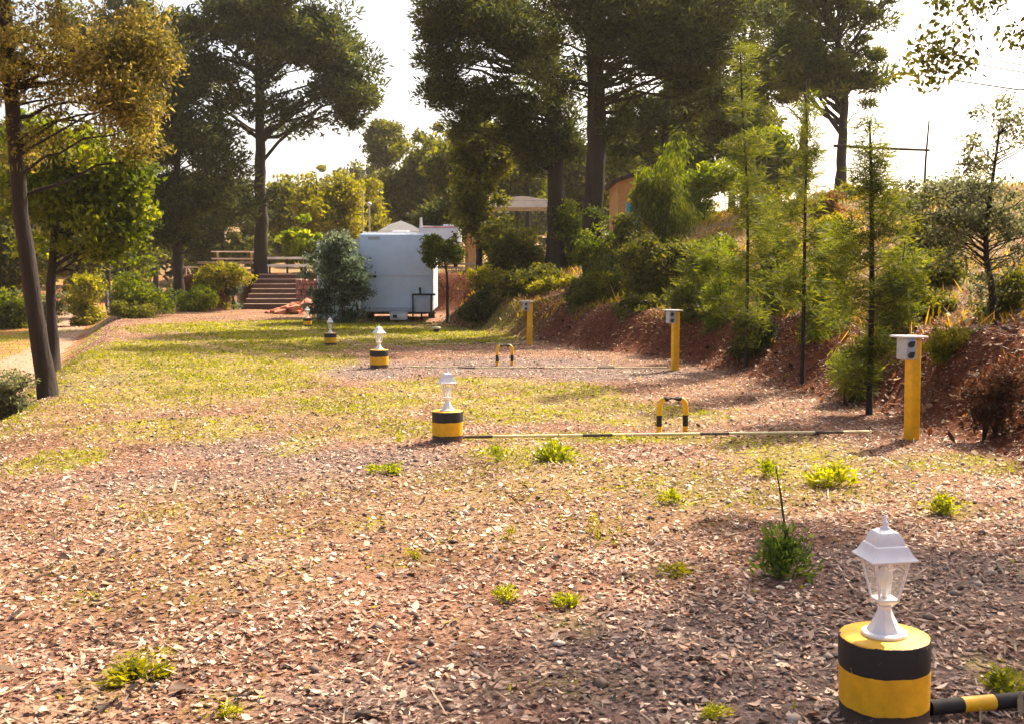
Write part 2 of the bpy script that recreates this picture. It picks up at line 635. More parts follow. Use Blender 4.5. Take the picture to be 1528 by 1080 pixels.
# dirt track on the lower ground, left of the plot
pc = np.array([(-5.2, 2), (-8.2, 9), (-11.6, 17.5), (-14.9, 26), (-18.6, 34), (-24, 44), (-31, 56)])
pc = pc * np.array([1, DK])
q = np.linspace(0, len(pc) - 1, 110)
cx_ = np.interp(q, np.arange(len(pc)), pc[:, 0]); cy_ = np.interp(q, np.arange(len(pc)), pc[:, 1])
tx, ty = np.gradient(cx_), np.gradient(cy_); ln = np.hypot(tx, ty); nxv, nyv = ty / ln, -tx / ln
wd = np.linspace(-1, 1, 15)
PX = cx_[:, None] + nxv[:, None] * wd[None] * (1.15 + .12 * np.sin(q * 5)[:, None]); PY = cy_[:, None] + nyv[:, None] * wd[None] * 1.15
PZ = hgt(PX, PY) + .035 * (1 - wd[None] ** 4) - .01
ii = (np.arange(len(q) - 1)[:, None] * 15 + np.arange(14)[None]).ravel()
pme = np_mesh('dirt_track', np.stack([PX, PY, PZ], -1).reshape(-1, 3), np.stack([ii, ii + 1, ii + 16, ii + 15], 1), smooth=True)
tag(link('dirt_track', pme, plain('track_dirt', (.36, .21, .145), .95, .3, 6, .4)), kind='structure')

# ------------------------------------------------------------------ stuff lying on the ground
def scatter(rng, n, dmin, dmax, power, xmargin=1.2, half=.53):
    """points in a wide fan ahead of the viewpoint, density falling with distance"""
    u = rng.uniform(0, 1, n)
    e = 2 - power
    y = (dmin ** e + u * (dmax ** e - dmin ** e)) ** (1 / e)
    x = rng.uniform(-1, 1, n) * (y * half + xmargin)
    return x, y


def chips(name, label_pal, n, dmin, dmax, power, L, W, seed, keep, flat=.26, lift=.006):
    rng = np.random.default_rng(seed)
    x, y = scatter(rng, n, dmin, dmax, power)
    k = keep(rng, x, y)
    x, y = x[k], y[k]
    n = len(x)
    az = rng.uniform(0, 2 * PI, n)
    D = np.stack([np.cos(az), np.sin(az), rng.normal(0, flat, n)], 1)
    D /= np.linalg.norm(D, axis=1, keepdims=True)
    up = np.stack([rng.normal(0, flat, n), rng.normal(0, flat, n), np.ones(n)], 1)
    S = np.cross(D, up); S /= np.linalg.norm(S, axis=1, keepdims=True)
    N = np.cross(S, D)
    l = (L * rng.lognormal(0, .38, n))[:, None]
    w = (W * rng.lognormal(0, .5, n))[:, None]
    C = np.stack([x, y, hgt(x, y) + lift + l[:, 0] * np.abs(D[:, 2]) * .4], 1)
    cu = rng.uniform(-.1, .35, (n, 1)) * w
    a, c = C - D * l * .5 + N * cu, C + D * l * .5 + N * cu
    m1, m2 = C - D * l * .12 + S * w * .5, C + D * l * .15 + S * w * .45
    m3, m4 = C + D * l * .12 - S * w * .5, C - D * l * .2 - S * w * .42
    V = np.stack([a, m1, m2, c, m3, m4], 1).reshape(-1, 3)
    b = np.arange(n)[:, None] * 6
    F = np.concatenate([b + np.array([[0, 1, 4, 5]]), b + np.array([[1, 2, 3, 4]])])
    t = np.clip(rng.beta(1.3, 1.5, n) + .13 * wob(x, y, .38, 41), 0, 1)
    me = np_mesh(name, V, F, np.concatenate([t, t]))
    return tag(link(name, me, label_pal), kind='stuff')


def keep_litter(rng, x, y):
    g, red, hill, left, gv = zones(x, y)
    pr = np.clip((1 - .62 * g) * (1 - .35 * red) * (1 - .4 * gv), 0, 1) * (.55 + .45 * wob(x, y, .5, 21)) * (1 - .6 * left)
    pr = np.clip(pr * (1.05 + .5 * wob(x, y, 1.4, 24)) + .24, 0, 1) * (1 - .5 * hill)
    return rng.uniform(0, 1, len(x)) < pr


CHIP = leafmat('dry_leaf', [(.022, .014, .011), (.085, .048, .034), (.26, .135, .095), (.42, .25, .17), (.32, .245, .22), (.70, .49, .36), (.90, .73, .58)], .12)
tag(chips('leaf_litter', CHIP, 470000, 2.9, 44, 1.0, .032, .016, 31, keep_litter), 'dry pale leaf litter and wood chips strewn over the bare earth', 'leaf litter')
STONE = plain('grey_stone', (.34, .29, .26), .9, .45, 14, .3)


def keep_bank(rng, x, y):
    g, red, hill, left, gv = zones(x, y)
    return rng.uniform(0, 1, len(x)) < np.clip(red * .9 + hill * .55, 0, 1)


BANKL = leafmat('bank_leaf', [(.03, .014, .010), (.16, .07, .036), (.46, .28, .14)], .15)
TWIG = leafmat('dry_twig', [(.04, .026, .018), (.17, .11, .075), (.45, .34, .24)], 0.0)
tag(chips('twigs', TWIG, 16000, 2.9, 30, 1.1, .11, .007, 38, keep_litter, .25, .016), 'thin dry brown twigs lying among the leaf litter', 'twigs')
tag(chips('bank_litter', BANKL, 70000, 6.5, 55, .9, .085, .035, 33, keep_bank, .6, .02), 'russet fallen leaves and twigs covering the red earth bank', 'leaf litter')


def stones(n, seed):
    rng = np.random.default_rng(seed)
    x, y = scatter(rng, n, 2.9, 32, 1.2)
    g, red, hill, left, gv = zones(x, y)
    k = rng.uniform(0, 1, n) < (.25 + .75 * gv) * (1 - hill)
    x, y = x[k], y[k]; n = len(x)
    base = np.array([(1, 0, 0), (0, 1, 0), (-1, 0, 0), (0, -1, 0), (0, 0, .7), (0, 0, -.5)], float)
    f = np.array([(0, 1, 4), (1, 2, 4), (2, 3, 4), (3, 0, 4), (1, 0, 5), (2, 1, 5), (3, 2, 5), (0, 3, 5)])
    r = .013 * rng.lognormal(0, .4, (n, 1, 1))
    a = rng.uniform(0, 2 * PI, n); ca, sa = np.cos(a), np.sin(a)
    v = base[None] * rng.uniform(.6, 1.4, (n, 6, 1)) * r
    vx = v[..., 0] * ca[:, None] - v[..., 1] * sa[:, None]; vy = v[..., 0] * sa[:, None] + v[..., 1] * ca[:, None]
    V = np.stack([vx + x[:, None], vy + y[:, None], v[..., 2] + hgt(x, y)[:, None] + r[:, :, 0] * .25], -1).reshape(-1, 3)
    F = (np.arange(n)[:, None, None] * 6 + f[None]).reshape(-1, 3)
    return tag(link('gravel', np_mesh('gravel', V, F, np.repeat(rng.beta(1.5, 1.8, n), 8)), leafmat('gravel_stone', [(.07, .045, .036), (.30, .21, .165), (.68, .56, .47)], 0.0)), 'small grey and pinkish stones scattered among the leaf litter', 'gravel', kind='stuff')


stones(34000, 35)


def grass_mesh(n, seed):
    rng = np.random.default_rng(seed)
    x, y = scatter(rng, n, 2.9, 53, .75)
    g, red, hill, left, gv = zones(x, y)
    dens = np.clip(g * 1.4 - .10, 0, 1) * np.clip(.5 + .9 * wob(x, y, .22, 15) + .75 * wob(x, y, .9, 18), 0.02, 1)
    dens = np.maximum(dens, .02 + .10 * hill * (wob(x, y, .8, 16) > .1) + .12 * left)
    dens *= (1 - .85 * gv) * (1 - .8 * red)
    k = rng.uniform(0, 1, n) < dens
    x, y = x[k], y[k]; n = len(x)
    sz = np.clip(.55 + y / 29, .55, 1.7)
    h = .026 * sz * rng.lognormal(0, .4, n)
    C = np.stack([x, y, hgt(x, y) + h * .35], 1)
    D = np.stack([rng.normal(0, .75, n), rng.normal(0, .75, n), np.full(n, .8)], 1)
    V, F, t = leaves(rng, C, D, h * 1.35, .011 * sz * 1.5, np.clip(.5 + .3 * wob(x, y, .9, 17) + rng.normal(0, .2, n), 0, 1))
    m = leafmat('grass_blade', [(.08, .095, .009), (.225, .24, .018), (.40, .40, .045)], .4)
    return tag(link('grass', np_mesh('grass', V, F, t), m), 'short yellow green grass growing in patches over the plot', 'grass', kind='stuff')


grass_mesh(620000, 36)


def hill_grass(n, seed):
    rng = np.random.default_rng(seed)
    y = 8 + 53 * rng.uniform(0, 1, n) ** 1.3
    x = np.interp(y, TOE[:, 0], TOE[:, 1]) + rng.uniform(.7, 20, n)
    k = rng.uniform(0, 1, n) < np.clip(.25 + .75 * wob(x, y, .7, 31), .03, 1)
    x, y = x[k], y[k]; n = len(x)
    h = .13 * rng.lognormal(0, .45, n)
    C = np.stack([x, y, hgt(x, y) + h * .42], 1)
    D = np.stack([rng.normal(0, .45, n), rng.normal(0, .45, n), np.ones(n)], 1)
    V, F, t = leaves(rng, C, D, h, .014 + .0006 * y, np.clip(.5 + .35 * wob(x, y, 1.6, 32) + rng.normal(0, .18, n), 0, 1))
    m = leafmat('hill_grass_blade', [(.10, .10, .012), (.27, .20, .035), (.50, .35, .11)], .45)
    return tag(link('hill_grass', np_mesh('hill_grass', V, F, t), m), 'golden and yellow green dry grass tufts on the hillside', 'grass', kind='stuff')


hill_grass(150000, 37)

# ------------------------------------------------------------------ painted lamp bollards
YEL = (.86, .45, .005)


def stripe_mat(name, stops, wobble=.012):
    m, nt, bs = newmat(name)
    tc = nt.nodes.new('ShaderNodeTexCoord')
    sp = nt.nodes.new('ShaderNodeSeparateXYZ')
    nt.links.new(tc.outputs['Object'], sp.inputs[0])
    z = math_n(nt, 'ADD', sp.outputs['Z'], math_n(nt, 'MULTIPLY', math_n(nt, 'SUBTRACT', noise(nt, 11, 3), .5), wobble))
    c = ramp(nt, stops, z, 'CONSTANT')
    dirt = ramp(nt, [(.38, (.62, .58, .52)), (.62, (1, 1, 1))], noise(nt, 14, 7, .7))
    c = mixc(nt, .5, c, dirt, 'MULTIPLY')
    chip = ramp(nt, [(.665, (0, 0, 0)), (.69, (1, 1, 1))], noise(nt, 26, 5, .72))
    c = mixc(nt, math_n(nt, 'MULTIPLY', chip, .85), c, (.36, .32, .27))
    splash = ramp(nt, [(0, (1, 1, 1)), (.11, (0, 0, 0))], math_n(nt, 'ADD', sp.outputs['Z'], math_n(nt, 'MULTIPLY', noise(nt, 20, 4), .06)))
    c = mixc(nt, math_n(nt, 'MULTIPLY', splash, .8), c, (.24, .14, .09))
    nt.links.new(c, bs.inputs['Base Color'])
    bs.inputs['Roughness'].default_value = .6
    bump(nt, bs, noise(nt, 60, 5), .25, .006)
    return m


BLK = (.012, .010, .012)
M_BOL = stripe_mat('bollard_paint', [(0, BLK), (.072, YEL), (.222, BLK), (.338, YEL)], .022)
WHITE = plain('white_metal', (.80, .79, .82), .35, .05, 20, .05)
YELLOW = plain('yellow_paint', YEL, .42, .14, 10, .12)
BLACK = plain('black_paint', BLK, .75, .25, 10, .12)
gl, nt, bs = newmat('lantern_glass')
bs.inputs['Base Color'].default_value = (.93, .93, .88, 1)
bs.inputs['Transmission Weight'].default_value = .0
bs.inputs['Roughness'].default_value = .12
bs.inputs['Alpha'].default_value = .24
bulb_m = plain('bulb_glass', (.86, .85, .80), .25, .05, 10, 0)


def sq_ring(bm, w, z):
    return [bm.verts.new((w * sx, w * sy, z)) for sx, sy in ((1, 1), (-1, 1), (-1, -1), (1, -1))]


def make_bollard():
    root = thing('lamp_bollard', 'x', 'lamp bollard')
    b = B()
    bm_lathe(b, [(.170, -.05), (.172, .04), (.174, .2), (.176, .33), (.172, .341), (.160, .346)], 40)
    bm_obj('pedestal', b, M_BOL, root, angle=40)
    b = B()                                                    # foot of the lantern: disc and eight-sided flare
    bm_lathe(b, [(.085, .346), (.088, .352), (.086, .360), (.074, .364)], 24)
    bm_lathe(b, [(.070, .361), (.066, .371), (.052, .392), (.037, .421), (.027, .446), (.026, .456), (.031, .459), (.031, .464), (.024, .467)], 8, PI / 8)
    bm_obj('lantern_foot', b, WHITE, root, angle=25)
    b = B()                                                    # cage
    z0, z1, w0, w1 = .466, .655, .038, .068
    rings = [sq_ring(b, .018, .465), sq_ring(b, w0 * .85, .475), sq_ring(b, w0 + .004, .487), sq_ring(b, w0 + .004, .494)]
    for a, c in zip(rings, rings[1:]):
        for k in range(4):
            b.faces.new((a[k], a[(k + 1) % 4], c[(k + 1) % 4], c[k]))
    b.faces.new(rings[-1]); b.faces.new(rings[0][::-1])
    for sx, sy in ((1, 1), (-1, 1), (-1, -1), (1, -1)):
        bm_cyl(b, (sx * w0, sy * w0, .492), (sx * w1, sy * w1, z1), .0052, .0052, 6)
    for k in range(4):
        ang = k * PI / 2
        bm_box(b, (math.cos(ang) * w1, math.sin(ang) * w1, z1 - .003), (.009, w1 * 2, .010), ang)
    cage = bm_obj('lantern_cage', b, WHITE, root, angle=30)
    for k in range(4):
        b = B()
        ang = k * PI / 2
        R = Matrix.Rotation(ang, 4, 'Z')
        vs = [b.verts.new(R @ Vector(p)) for p in ((w0 - .002, -w0 + .006, .495), (w0 - .002, w0 - .006, .495), (w1 - .003, w1 - .007, .650), (w1 - .003, -w1 + .007, .650))]
        b.faces.new(vs)
        bm_obj('glass_pane', b, gl, cage)
    b = B()
    bm_lathe(b, [(.013, .495), (.014, .535), (.016, .540), (.028, .558), (.032, .580), (.025, .604), (.008, .617)], 16)
    bm_obj('bulb', b, bulb_m, root, smooth=True)
    b = B()                                                    # stepped roof
    prof = [(.060, .653), (.094, .656), (.095, .661), (.080, .676), (.070, .696), (.064, .710), (.057, .714), (.055, .724), (.050, .744), (.039, .761), (.023, .770)]
    rings = [sq_ring(b, r, z) for r, z in prof]
    for a, c in zip(rings, rings[1:]):
        for k in range(4):
            b.faces.new((a[k], a[(k + 1) % 4], c[(k + 1) % 4], c[k]))
    b.faces.new(rings[-1]); b.faces.new(rings[0][::-1])
    bm_obj('lantern_roof', b, WHITE, root, angle=20)
    b = B()
    bm_lathe(b, [(.020, .769), (.021, .775), (.012, .781), (.010, .787), (.014, .793), (.009, .801), (.005, .806), (.005, .822), (.001, .827)], 12)
    bm_obj('finial', b, WHITE, root, smooth=True)
    return root


GB = 'striped lamp bollards along the pitch ends'
bol = make_bollard()
spots = [(1322, 1090, .97, .12, 'nearest black and yellow striped bollard topped by a white four sided lantern'),
         (668, 657, .90, .3, 'striped lamp bollard at the left end of the thin striped bar, second nearest'),
         (566, 549, .98, .7, 'striped lamp bollard at the left end of the gravel strip, third nearest'),
         (493, 515, .85, .2, 'small far lamp bollard on the lawn in front of the caravan bush'),
         (459, 487, .8, .5, 'farthest tiny lamp bollard at the lawn edge before the red stone heap')]
for i, (px, py, s, rz, lab) in enumerate(spots):
    o = bol if i == 0 else copy_tree(bol)
    g = G(px, py)
    if i == 0:
        g = P(1322, 945, 3.02); g[2] = hgt(g[0], g[1])
        g0 = g
    o.location = g - np.array([0, 0, .005]); o.rotation_euler = (0, -.02 if i == 0 else 0, rz); o.scale = (s,) * 3
    o['label'] = lab; o['group'] = GB

# ------------------------------------------------------------------ striped bars on the ground
def bar(name, label, p0, p1, r, seglen, pale=False, sag=.0):
    p0, p1 = np.asarray(p0, float), np.asarray(p1, float)
    n = max(2, int(np.linalg.norm(p1 - p0) / seglen))
    q = np.linspace(0, 1, n * 3 + 1)[:, None]
    pts = p0 + (p1 - p0) * q
    pts[:, 2] = np.maximum(pts[:, 2], hgt(pts[:, 0], pts[:, 1]) + r * .9)
    mi = [int((k // 3) % 4 > 0) if pale else (k // 3) % 2 for k in range(n * 3)]
    T = Tubes(); T.add(pts, r, 14, mi=mi)
    mid = p0.copy()
    root = link(name, T.mesh(name, p0), [FADEB if pale else BLACK, PALEY if pale else YELLOW], loc=p0)
    return tag(root, label, 'bar', 'striped bars marking the pitches')


FADEB = plain('faded_black_paint', (.10, .075, .05), .8, .3, 12, .1)
PALEY = plain('faded_yellow_paint', (.80, .66, .36), .5, .2, 12, .1)
d = np.array([4.75, .25, 0]); 
bar('striped_bar', 'black and yellow striped bar running right from the nearest lamp bollard', (g0[0] + .165, g0[1] - .03, .045), (g0[0] + 4.2, g0[1] + .8, .05), .030, .135)
a, b_ = G(690, 656), G(1300, 648)
a[2] += .03; b_[2] += .03
bar('striped_bar', 'thin faded striped bar behind the lone weed, passing under the nearer hoop', a, b_, .016, .30, True)
a, b_ = G(580, 550), G(995, 549)
a[2] += .01; b_[2] += .01
bar('striped_bar', 'far pale striped bar in the gravel strip, ending at the middle yellow post', a, b_, .012, .30, True)
a, b_ = G(503, 516), G(775, 514)
a[2] += .0; b_[2] += .0
bar('striped_bar', 'farthest faint striped bar, ending at the farthest yellow post', a, b_, .010, .4, True)

# ------------------------------------------------------------------ wheel stop hoops
def hoop():
    w, h, r, cr = .145, .37, .029, .085
    pts = [(-w, 0, -.06), (-w, 0, .07), (-w, 0, .19), (-w, 0, h - cr)]
    for k in range(1, 5):
        a = PI - k * PI / 8
        pts.append((-w + cr + cr * math.cos(a), 0, h - cr + cr * math.sin(a)))
    pts2 = [(-x, y, z) for x, y, z in pts[::-1]]
    pts = pts + pts2
    mi = [1, 0, 1, 1, 1, 1, 0, 0, 0, 1, 1, 1, 1, 0, 1]
    T = Tubes(); T.add(pts, r, 14, mi=mi[:len(pts) - 1])
    return T.mesh('wheel_stop_hoop')


hm = hoop(); hm.materials.append(BLACK); hm.materials.append(YELLOW)
for px, py, rz, lab in ((1003, 645, .12, 'nearer black and yellow hoop standing over the thin striped bar'),
                        (753, 545, .3, 'farther small black and yellow hoop on the gravel strip')):
    o = link('parking_hoop', hm, loc=G(px, py)); o.rotation_euler = (0, 0, rz)
    tag(o, lab, 'hoop', 'striped hoops beside the bars')

# ------------------------------------------------------------------ yellow power posts
def make_post():
    root = thing('power_post', 'x', 'power post')
    b = B(); bm_box(b, (0, 0, .50), (.125, .125, 1.09), 0, .025); bm_obj('post', b, YELLOW, root, angle=40)
    b = B(); bm_box(b, (-.065, -.02, 1.062), (.31, .22, .020), 0, .006, 0, .03); bm_obj('cap', b, WHITE, root)
    b = B(); bm_box(b, (-.098, -.03, .94), (.13, .17, .22), 0, .015)
    box = bm_obj('socket_box', b, plain('grey_plastic', (.47, .50, .56), .4, .1, 12, .03), root, angle=40)
    for k in range(2):
        b = B()
        z = .985 - k * .11
        bm_cyl(b, (-.112, -.110, z), (-.112, -.138, z), .03, .03, 14)
        bm_box(b, (-.112, -.142, z + .010), (.062, .010, .06), 0, .004, .35)
        bm_obj('socket', b, plain('dark_socket', (.03, .035, .05), .4, .2, 10, 0), box)
    return root


post = make_post()
for i, (px, py, s, rz, lab) in enumerate(((1360, 655, 1.0, .25, 'nearest yellow power post with white cap and grey socket box, by the bank'),
                                          (1007, 552, 1.0, .2, 'middle yellow power post against the red earth bank'),
                                          (790, 515, .99, .1, 'farthest yellow power post beyond the small far hoop'))):
    o = post if i == 0 else copy_tree(post)
    o.location = G(px, py); o.rotation_euler = (0, .012 * (i - 1), rz); o.scale = (s,) * 3
    o['label'] = lab; o['group'] = 'yellow power posts along the bank'

# ------------------------------------------------------------------ caravan and things round it
CSHADEWHITE = plain('caravan_shaded_white', (.69, .80, .97), .38, .05, 3, .05)  # white bodywork, with the blue of its shade tinted into the base colour
CTRIM = plain('caravan_trim', (.45, .47, .52), .4, .1, 6, .05)
DARK = plain('dark_rubber', (.018, .018, .022), .6, .2, 10, .1)
gc = G(596, 481)
cy0 = gc[1] + .5
cxl, cxr = XA(536, cy0), XA(646, cy0)
cw = cxr - cxl
ccx = (cxl + cxr) / 2
top = P(596, 349, cy0)[2]
van = thing('caravan', 'white box caravan, blue shade tinted in, parked nose in below the trees', 'caravan', (ccx, cy0, 0), .035)
b = B()
bm_box(b, (0, 2.6, (top + .34) / 2), (cw, 5.2, top - .34), 0, .09)
body = bm_obj('body', b, CSHADEWHITE, van, angle=35)
b = B()
for z in (.36, top * .52):
    bm_box(b, (0, -.006, z + .12 * (z < 1)), (cw - .16, .02, .022 if z > 1 else .06), 0, .004)
bm_box(b, (-cw / 2 + .015, -.004, 1.9), (.03, .03, top - .9), 0, .005); bm_box(b, (cw / 2 - .015, -.004, 1.9), (.03, .03, top - .9), 0, .005)
bm_obj('trim', b, CTRIM, van)
b = B(); bm_box(b, (0, 2.6, top + .03), (cw - .25, 4.8, .07), 0, .03); bm_box(b, (.1, 1.4, top + .11), (.6, .6, .12), 0, .03); bm_obj('roof_deck', b, WHITE, van)
b = B(); bm_box(b, (-cw / 2 + .56, -.012, top - .16), (.42, .03, .10), 0, .01); bm_obj('vent', b, CTRIM, van)
b = B(); bm_box(b, (-cw / 2 + .48, -.03, top * .515), (.30, .05, .09), 0, .02); bm_obj('handle', b, DARK, van)
b = B()
for sx in (-.52, .14):
    bm_cyl(b, (cw / 2 - .06 + sx - .14, -.18, .18), (cw / 2 - .06 + sx - .14, -.18, 1.0), .03, .03, 10)
bm_cyl(b, (cw / 2 - .75, -.18, .98), (cw / 2 + .10, -.18, .98), .035, .035, 10)
bm_cyl(b, (cw / 2 - .75, -.18, .32), (cw / 2 + .10, -.18, .32), .03, .03, 10)
bm_cyl(b, (cw / 2 - .45, -.18, .98), (cw / 2 - .47, -.1, 1.22), .03, .045, 10)
bm_obj('rear_rack', b, DARK, van)
b = B(); bm_box(b, (cw / 2 - .33, -.10, .60), (.62, .16, .52), 0, .03); bm_obj('gas_locker', b, plain('locker_grey', (.5, .53, .60), .5, .1, 6, .05), van, angle=40)
b = B(); bm_box(b, (.12, -.38, .20), (.62, .42, .26), 0, .05); bm_box(b, (.12, -.38, .345), (.66, .46, .03), 0, .01); bm_obj('hitch_cover', b, WHITE, van, angle=40)
for sx in (-1, 1):
    b = B()
    bm_cyl(b, (sx * (cw / 2 - .28), 2.7, .33), (sx * (cw / 2 - .04), 2.7, .33), .33, .33, 24)
    bm_obj('wheel', b, DARK, van, angle=40)
b = B(); bm_box(b, (0, 2.6, .33), (cw - .5, 4.9, .14)); bm_box(b, (0, -.25, .22), (.14, 1.0, .1)); bm_box(b, (-.9, .3, .17), (.06, .06, .36)); bm_box(b, (.9, .3, .17), (.06, .06, .36)); bm_obj('chassis', b, DARK, van)

# awning tent on the caravan's far left
aw = P(505, 357, 31.2); az_ = float(hgt(aw[0], aw[1])); H = aw[2] - az_
t = thing('awning_tent', 'pale grey green awning tent behind the dark caravan bush', 'awning', (aw[0], aw[1], az_))
b = B()
f0 = [b.verts.new((x, 0, z)) for x, z in ((-.85, 0), (.85, 0), (.85, H), (-.85, H - .12))]; f1 = [b.verts.new((x, 2.4, z)) for x, z in ((-.85, 0), (.85, 0), (.85, H + .05), (-.85, H - .1))]
b.faces.new(f0[::-1]); b.faces.new(f1)
for k in range(4): b.faces.new((f0[k], f0[(k + 1) % 4], f1[(k + 1) % 4], f1[k]))
bmesh.ops.bevel(b, geom=b.edges[:], offset=.05, segments=2, affect='EDGES')
bm_obj('canvas', b, plain('tent_canvas', (.42, .52, .44), .8, .12, 3, .2), t, angle=40)
for sx in (-.8, .8):
    b = B(); bm_cyl(b, (sx, -.08, 0), (sx, -.08, H - .1), .025, .025, 8); bm_obj('pole', b, WHITE, t)

# white parasol, second caravan, wooden post behind
pt = P(598, 330, 46)
pz = float(hgt(pt[0], pt[1]))
par = thing('parasol', 'cream white parasol opened behind the caravan roof', 'parasol', (pt[0], pt[1], pz))
b = B(); H = pt[2] - pz
bm_lathe(b, [(1.35, H - .78), (1.36, H - .60), (.75, H - .26), (.05, H)], 8, PI / 8, caps=False); o = bm_obj('canopy', b, plain('parasol_cloth', (.82, .76, .66), .85, .06, 6, .1), par)
sm = o.modifiers.new('thick', 'SOLIDIFY'); sm.thickness = .02
b = B(); bm_cyl(b, (0, 0, 0), (0, 0, H + .04), .025, .025, 10); bm_obj('pole', b, WHITE, par)
pt = P(655, 338, 43); pz = float(hgt(pt[0], pt[1]))
v2 = thing('motorhome', 'white camper behind the caravan with a thin red roof stripe', 'camper', (pt[0], pt[1], pz), .0)
b = B(); H = pt[2] - pz
bm_box(b, (0, 1.5, H / 2 + .15), (2.1, 3.4, H - .3), 0, .08); bm_obj('body', b, CSHADEWHITE, v2, angle=35)
b = B(); bm_box(b, (.1, -.215, H - .05), (1.9, .02, .06)); bm_obj('red_stripe', b, plain('red_paint', (.5, .03, .03), .4, .1, 6, .03), v2)
b = B(); bm_cyl(b, (-.95, -.1, H - .1), (-.95, -.1, H + .45), .08, .07, 10); bm_obj('flue', b, WHITE, v2)
b = B(); bm_box(b, (.45, .8, H + .06), (.55, .55, .14), 0, .04); bm_obj('skylight', b, WHITE, v2)
b = B(); bm_box(b, (.86, -.21, H * .72), (.2, .03, .5), 0, .01); bm_obj('window', b, DARK, v2)
for sx in (-.85, .85):
    b = B(); bm_cyl(b, (sx - .1, .6, .3), (sx + .1, .6, .3), .3, .3, 20); bm_obj('wheel', b, DARK, v2)

WOODO = plain('orange_wood', (.50, .20, .065), .7, .3, 5, .3, mapscale=(6, 6, 1))
pt = P(705, 348, 38.5); pz = float(hgt(pt[0], pt[1])); H = pt[2] - pz
t = thing('timber_stand', 'small orange timber stand with posts right of the caravan', 'wooden stand', (pt[0], pt[1], pz))
b = B()
for k in range(4):
    bm_box(b, (-.19 + .125 * k, 0, H * .55 - .02 * (k % 2)), (.118, .06, H * .86))
bm_obj('board_panel', b, WOODO, t)
for sx in (-.3, .3):
    b = B(); bm_cyl(b, (sx, 0, -.1), (sx, 0, H), .06, .055, 10); bm_lathe(b, [(.075, H), (.08, H + .03), (.03, H + .07)], 10, c=(sx, 0)); bm_obj('post', b, WOODO, t)
b = B(); bm_box(b, (0, -.05, H * .2), (.95, .05, .09)); bm_box(b, (-.1, -.08, H * .09), (1.5, .35, .06)); bm_obj('rail', b, plain('weathered_wood', (.40, .29, .22), .85, .3, 4, .3, mapscale=(1, 8, 8)), t)

# pavilion on the hill
WHT = plain('white_board', (.80, .74, .68), .7, .1, 4, .1)
ROOFT = plain('brown_roof', (.035, .018, .014), 1.0, .3, 5, .3)
pt = P(778, 303, 40); pz = float(hgt(pt[0], pt[1]))
t = thing('pavilion', 'open pavilion with low hipped brown roof and white fascia among the pines', 'pavilion', (pt[0], pt[1], pz))
zt = pt[2] - pz
b = B()
w = 1.6
r0 = [b.verts.new((sx * w, sy * w, zt)) for sx, sy in ((1, 1), (-1, 1), (-1, -1), (1, -1))]
r1 = [b.verts.new((sx * .25, sy * .25, zt + .30)) for sx, sy in ((1, 1), (-1, 1), (-1, -1), (1, -1))]
for k in range(4): b.faces.new((r0[k], r0[(k + 1) % 4], r1[(k + 1) % 4], r1[k]))
b.faces.new(r1); b.faces.new(r0[::-1])
bm_obj('roof', b, ROOFT, t)
b = B()
for k in range(4):
    a = k * PI / 2
    bm_box(b, (math.cos(a) * (w - .03), math.sin(a) * (w - .03), zt - .16), (.05, 2 * w - .1, .3), a)
bm_obj('fascia', b, WHT, t)
for sx in (-1, 1):
    for sy in (-1, 1):
        b = B(); bm_box(b, (sx * (w - .15), sy * (w - .15), (zt - .3) / 2), (.14, .14, zt - .3)); bm_obj('post', b, WOODO, t)

# house on the hill
pt = P(945, 318, 44); pz = float(hgt(pt[0], pt[1]))
t = thing('house', 'ochre walled house with sloping dark roof up the hill behind the pines', 'house', (pt[0] + 1.2, pt[1], pz))
b = B()
wz = P(945, 272, 44)[2] - pz
prof = [(-2.05, -.3), (1.6, -.3), (1.6, wz + .95), (1.2, wz + 1.08), (-2.05, wz)]
f0 = [b.verts.new((x, 0, z)) for x, z in prof]; f1 = [b.verts.new((x, 5, z)) for x, z in prof]
b.faces.new(f0[::-1]); b.faces.new(f1)
for k in range(5): b.faces.new((f0[k], f0[(k + 1) % 5], f1[(k + 1) % 5], f1[k]))
bm_obj('wall', b, plain('ochre_plaster', (.62, .33, .12), .85, .12, 3, .2), t)
b = B(); bm_box(b, (-.5, 2.5, wz + .62), (4.1, 5.9, .16), 0, 0, 0, -math.atan(1.35 / 4.05)); bm_obj('roof', b, ROOFT, t)
pt = P(944, 318, 36.5); pt[2] = hgt(pt[0], pt[1])
b = B(); hh = max(.8, P(944, 304, 36.5)[2] - pt[2]); bm_lathe(b, [(.30, 0), (.33, hh * .3), (.34, hh * .5), (.33, hh * .75), (.29, hh), (.25, hh - .03)], 20); bm_cyl(b, (0, 0, hh * .3), (0, 0, hh * .33), .35, .35, 20)
tag(bm_obj('barrel', b, plain('turquoise_plastic', (.04, .32, .36), .4, .1, 6, .05), None, tuple(pt), angle=50), 'turquoise plastic barrel below the ochre house', 'barrel')

# wooden mast with crossbeam on the crest
pt = P(1379, 285, 26); pz = float(hgt(pt[0], pt[1])); H = P(1384, 180, 26)[2] - pz
t = thing('wooden_mast', 'thin wooden mast with a long horizontal crossbeam against the white sky', 'mast', (pt[0], pt[1], pz))
T = Tubes(); T.add([(0, 0, -.2), (.02, 0, H * .5), (.09, 0, H)], [.040, .034, .025], 8); link('mast', T.mesh('m'), BARK, t)
zb = P(1379, 224, 26)[2] - pz
T = Tubes(); T.add([(.12, -.04, zb - .02), (-1.2, -.05, zb + .03), (-2.95, -.06, zb + .12)], [.034, .042, .046], 8); link('crossbeam', T.mesh('m'), BARK, t)

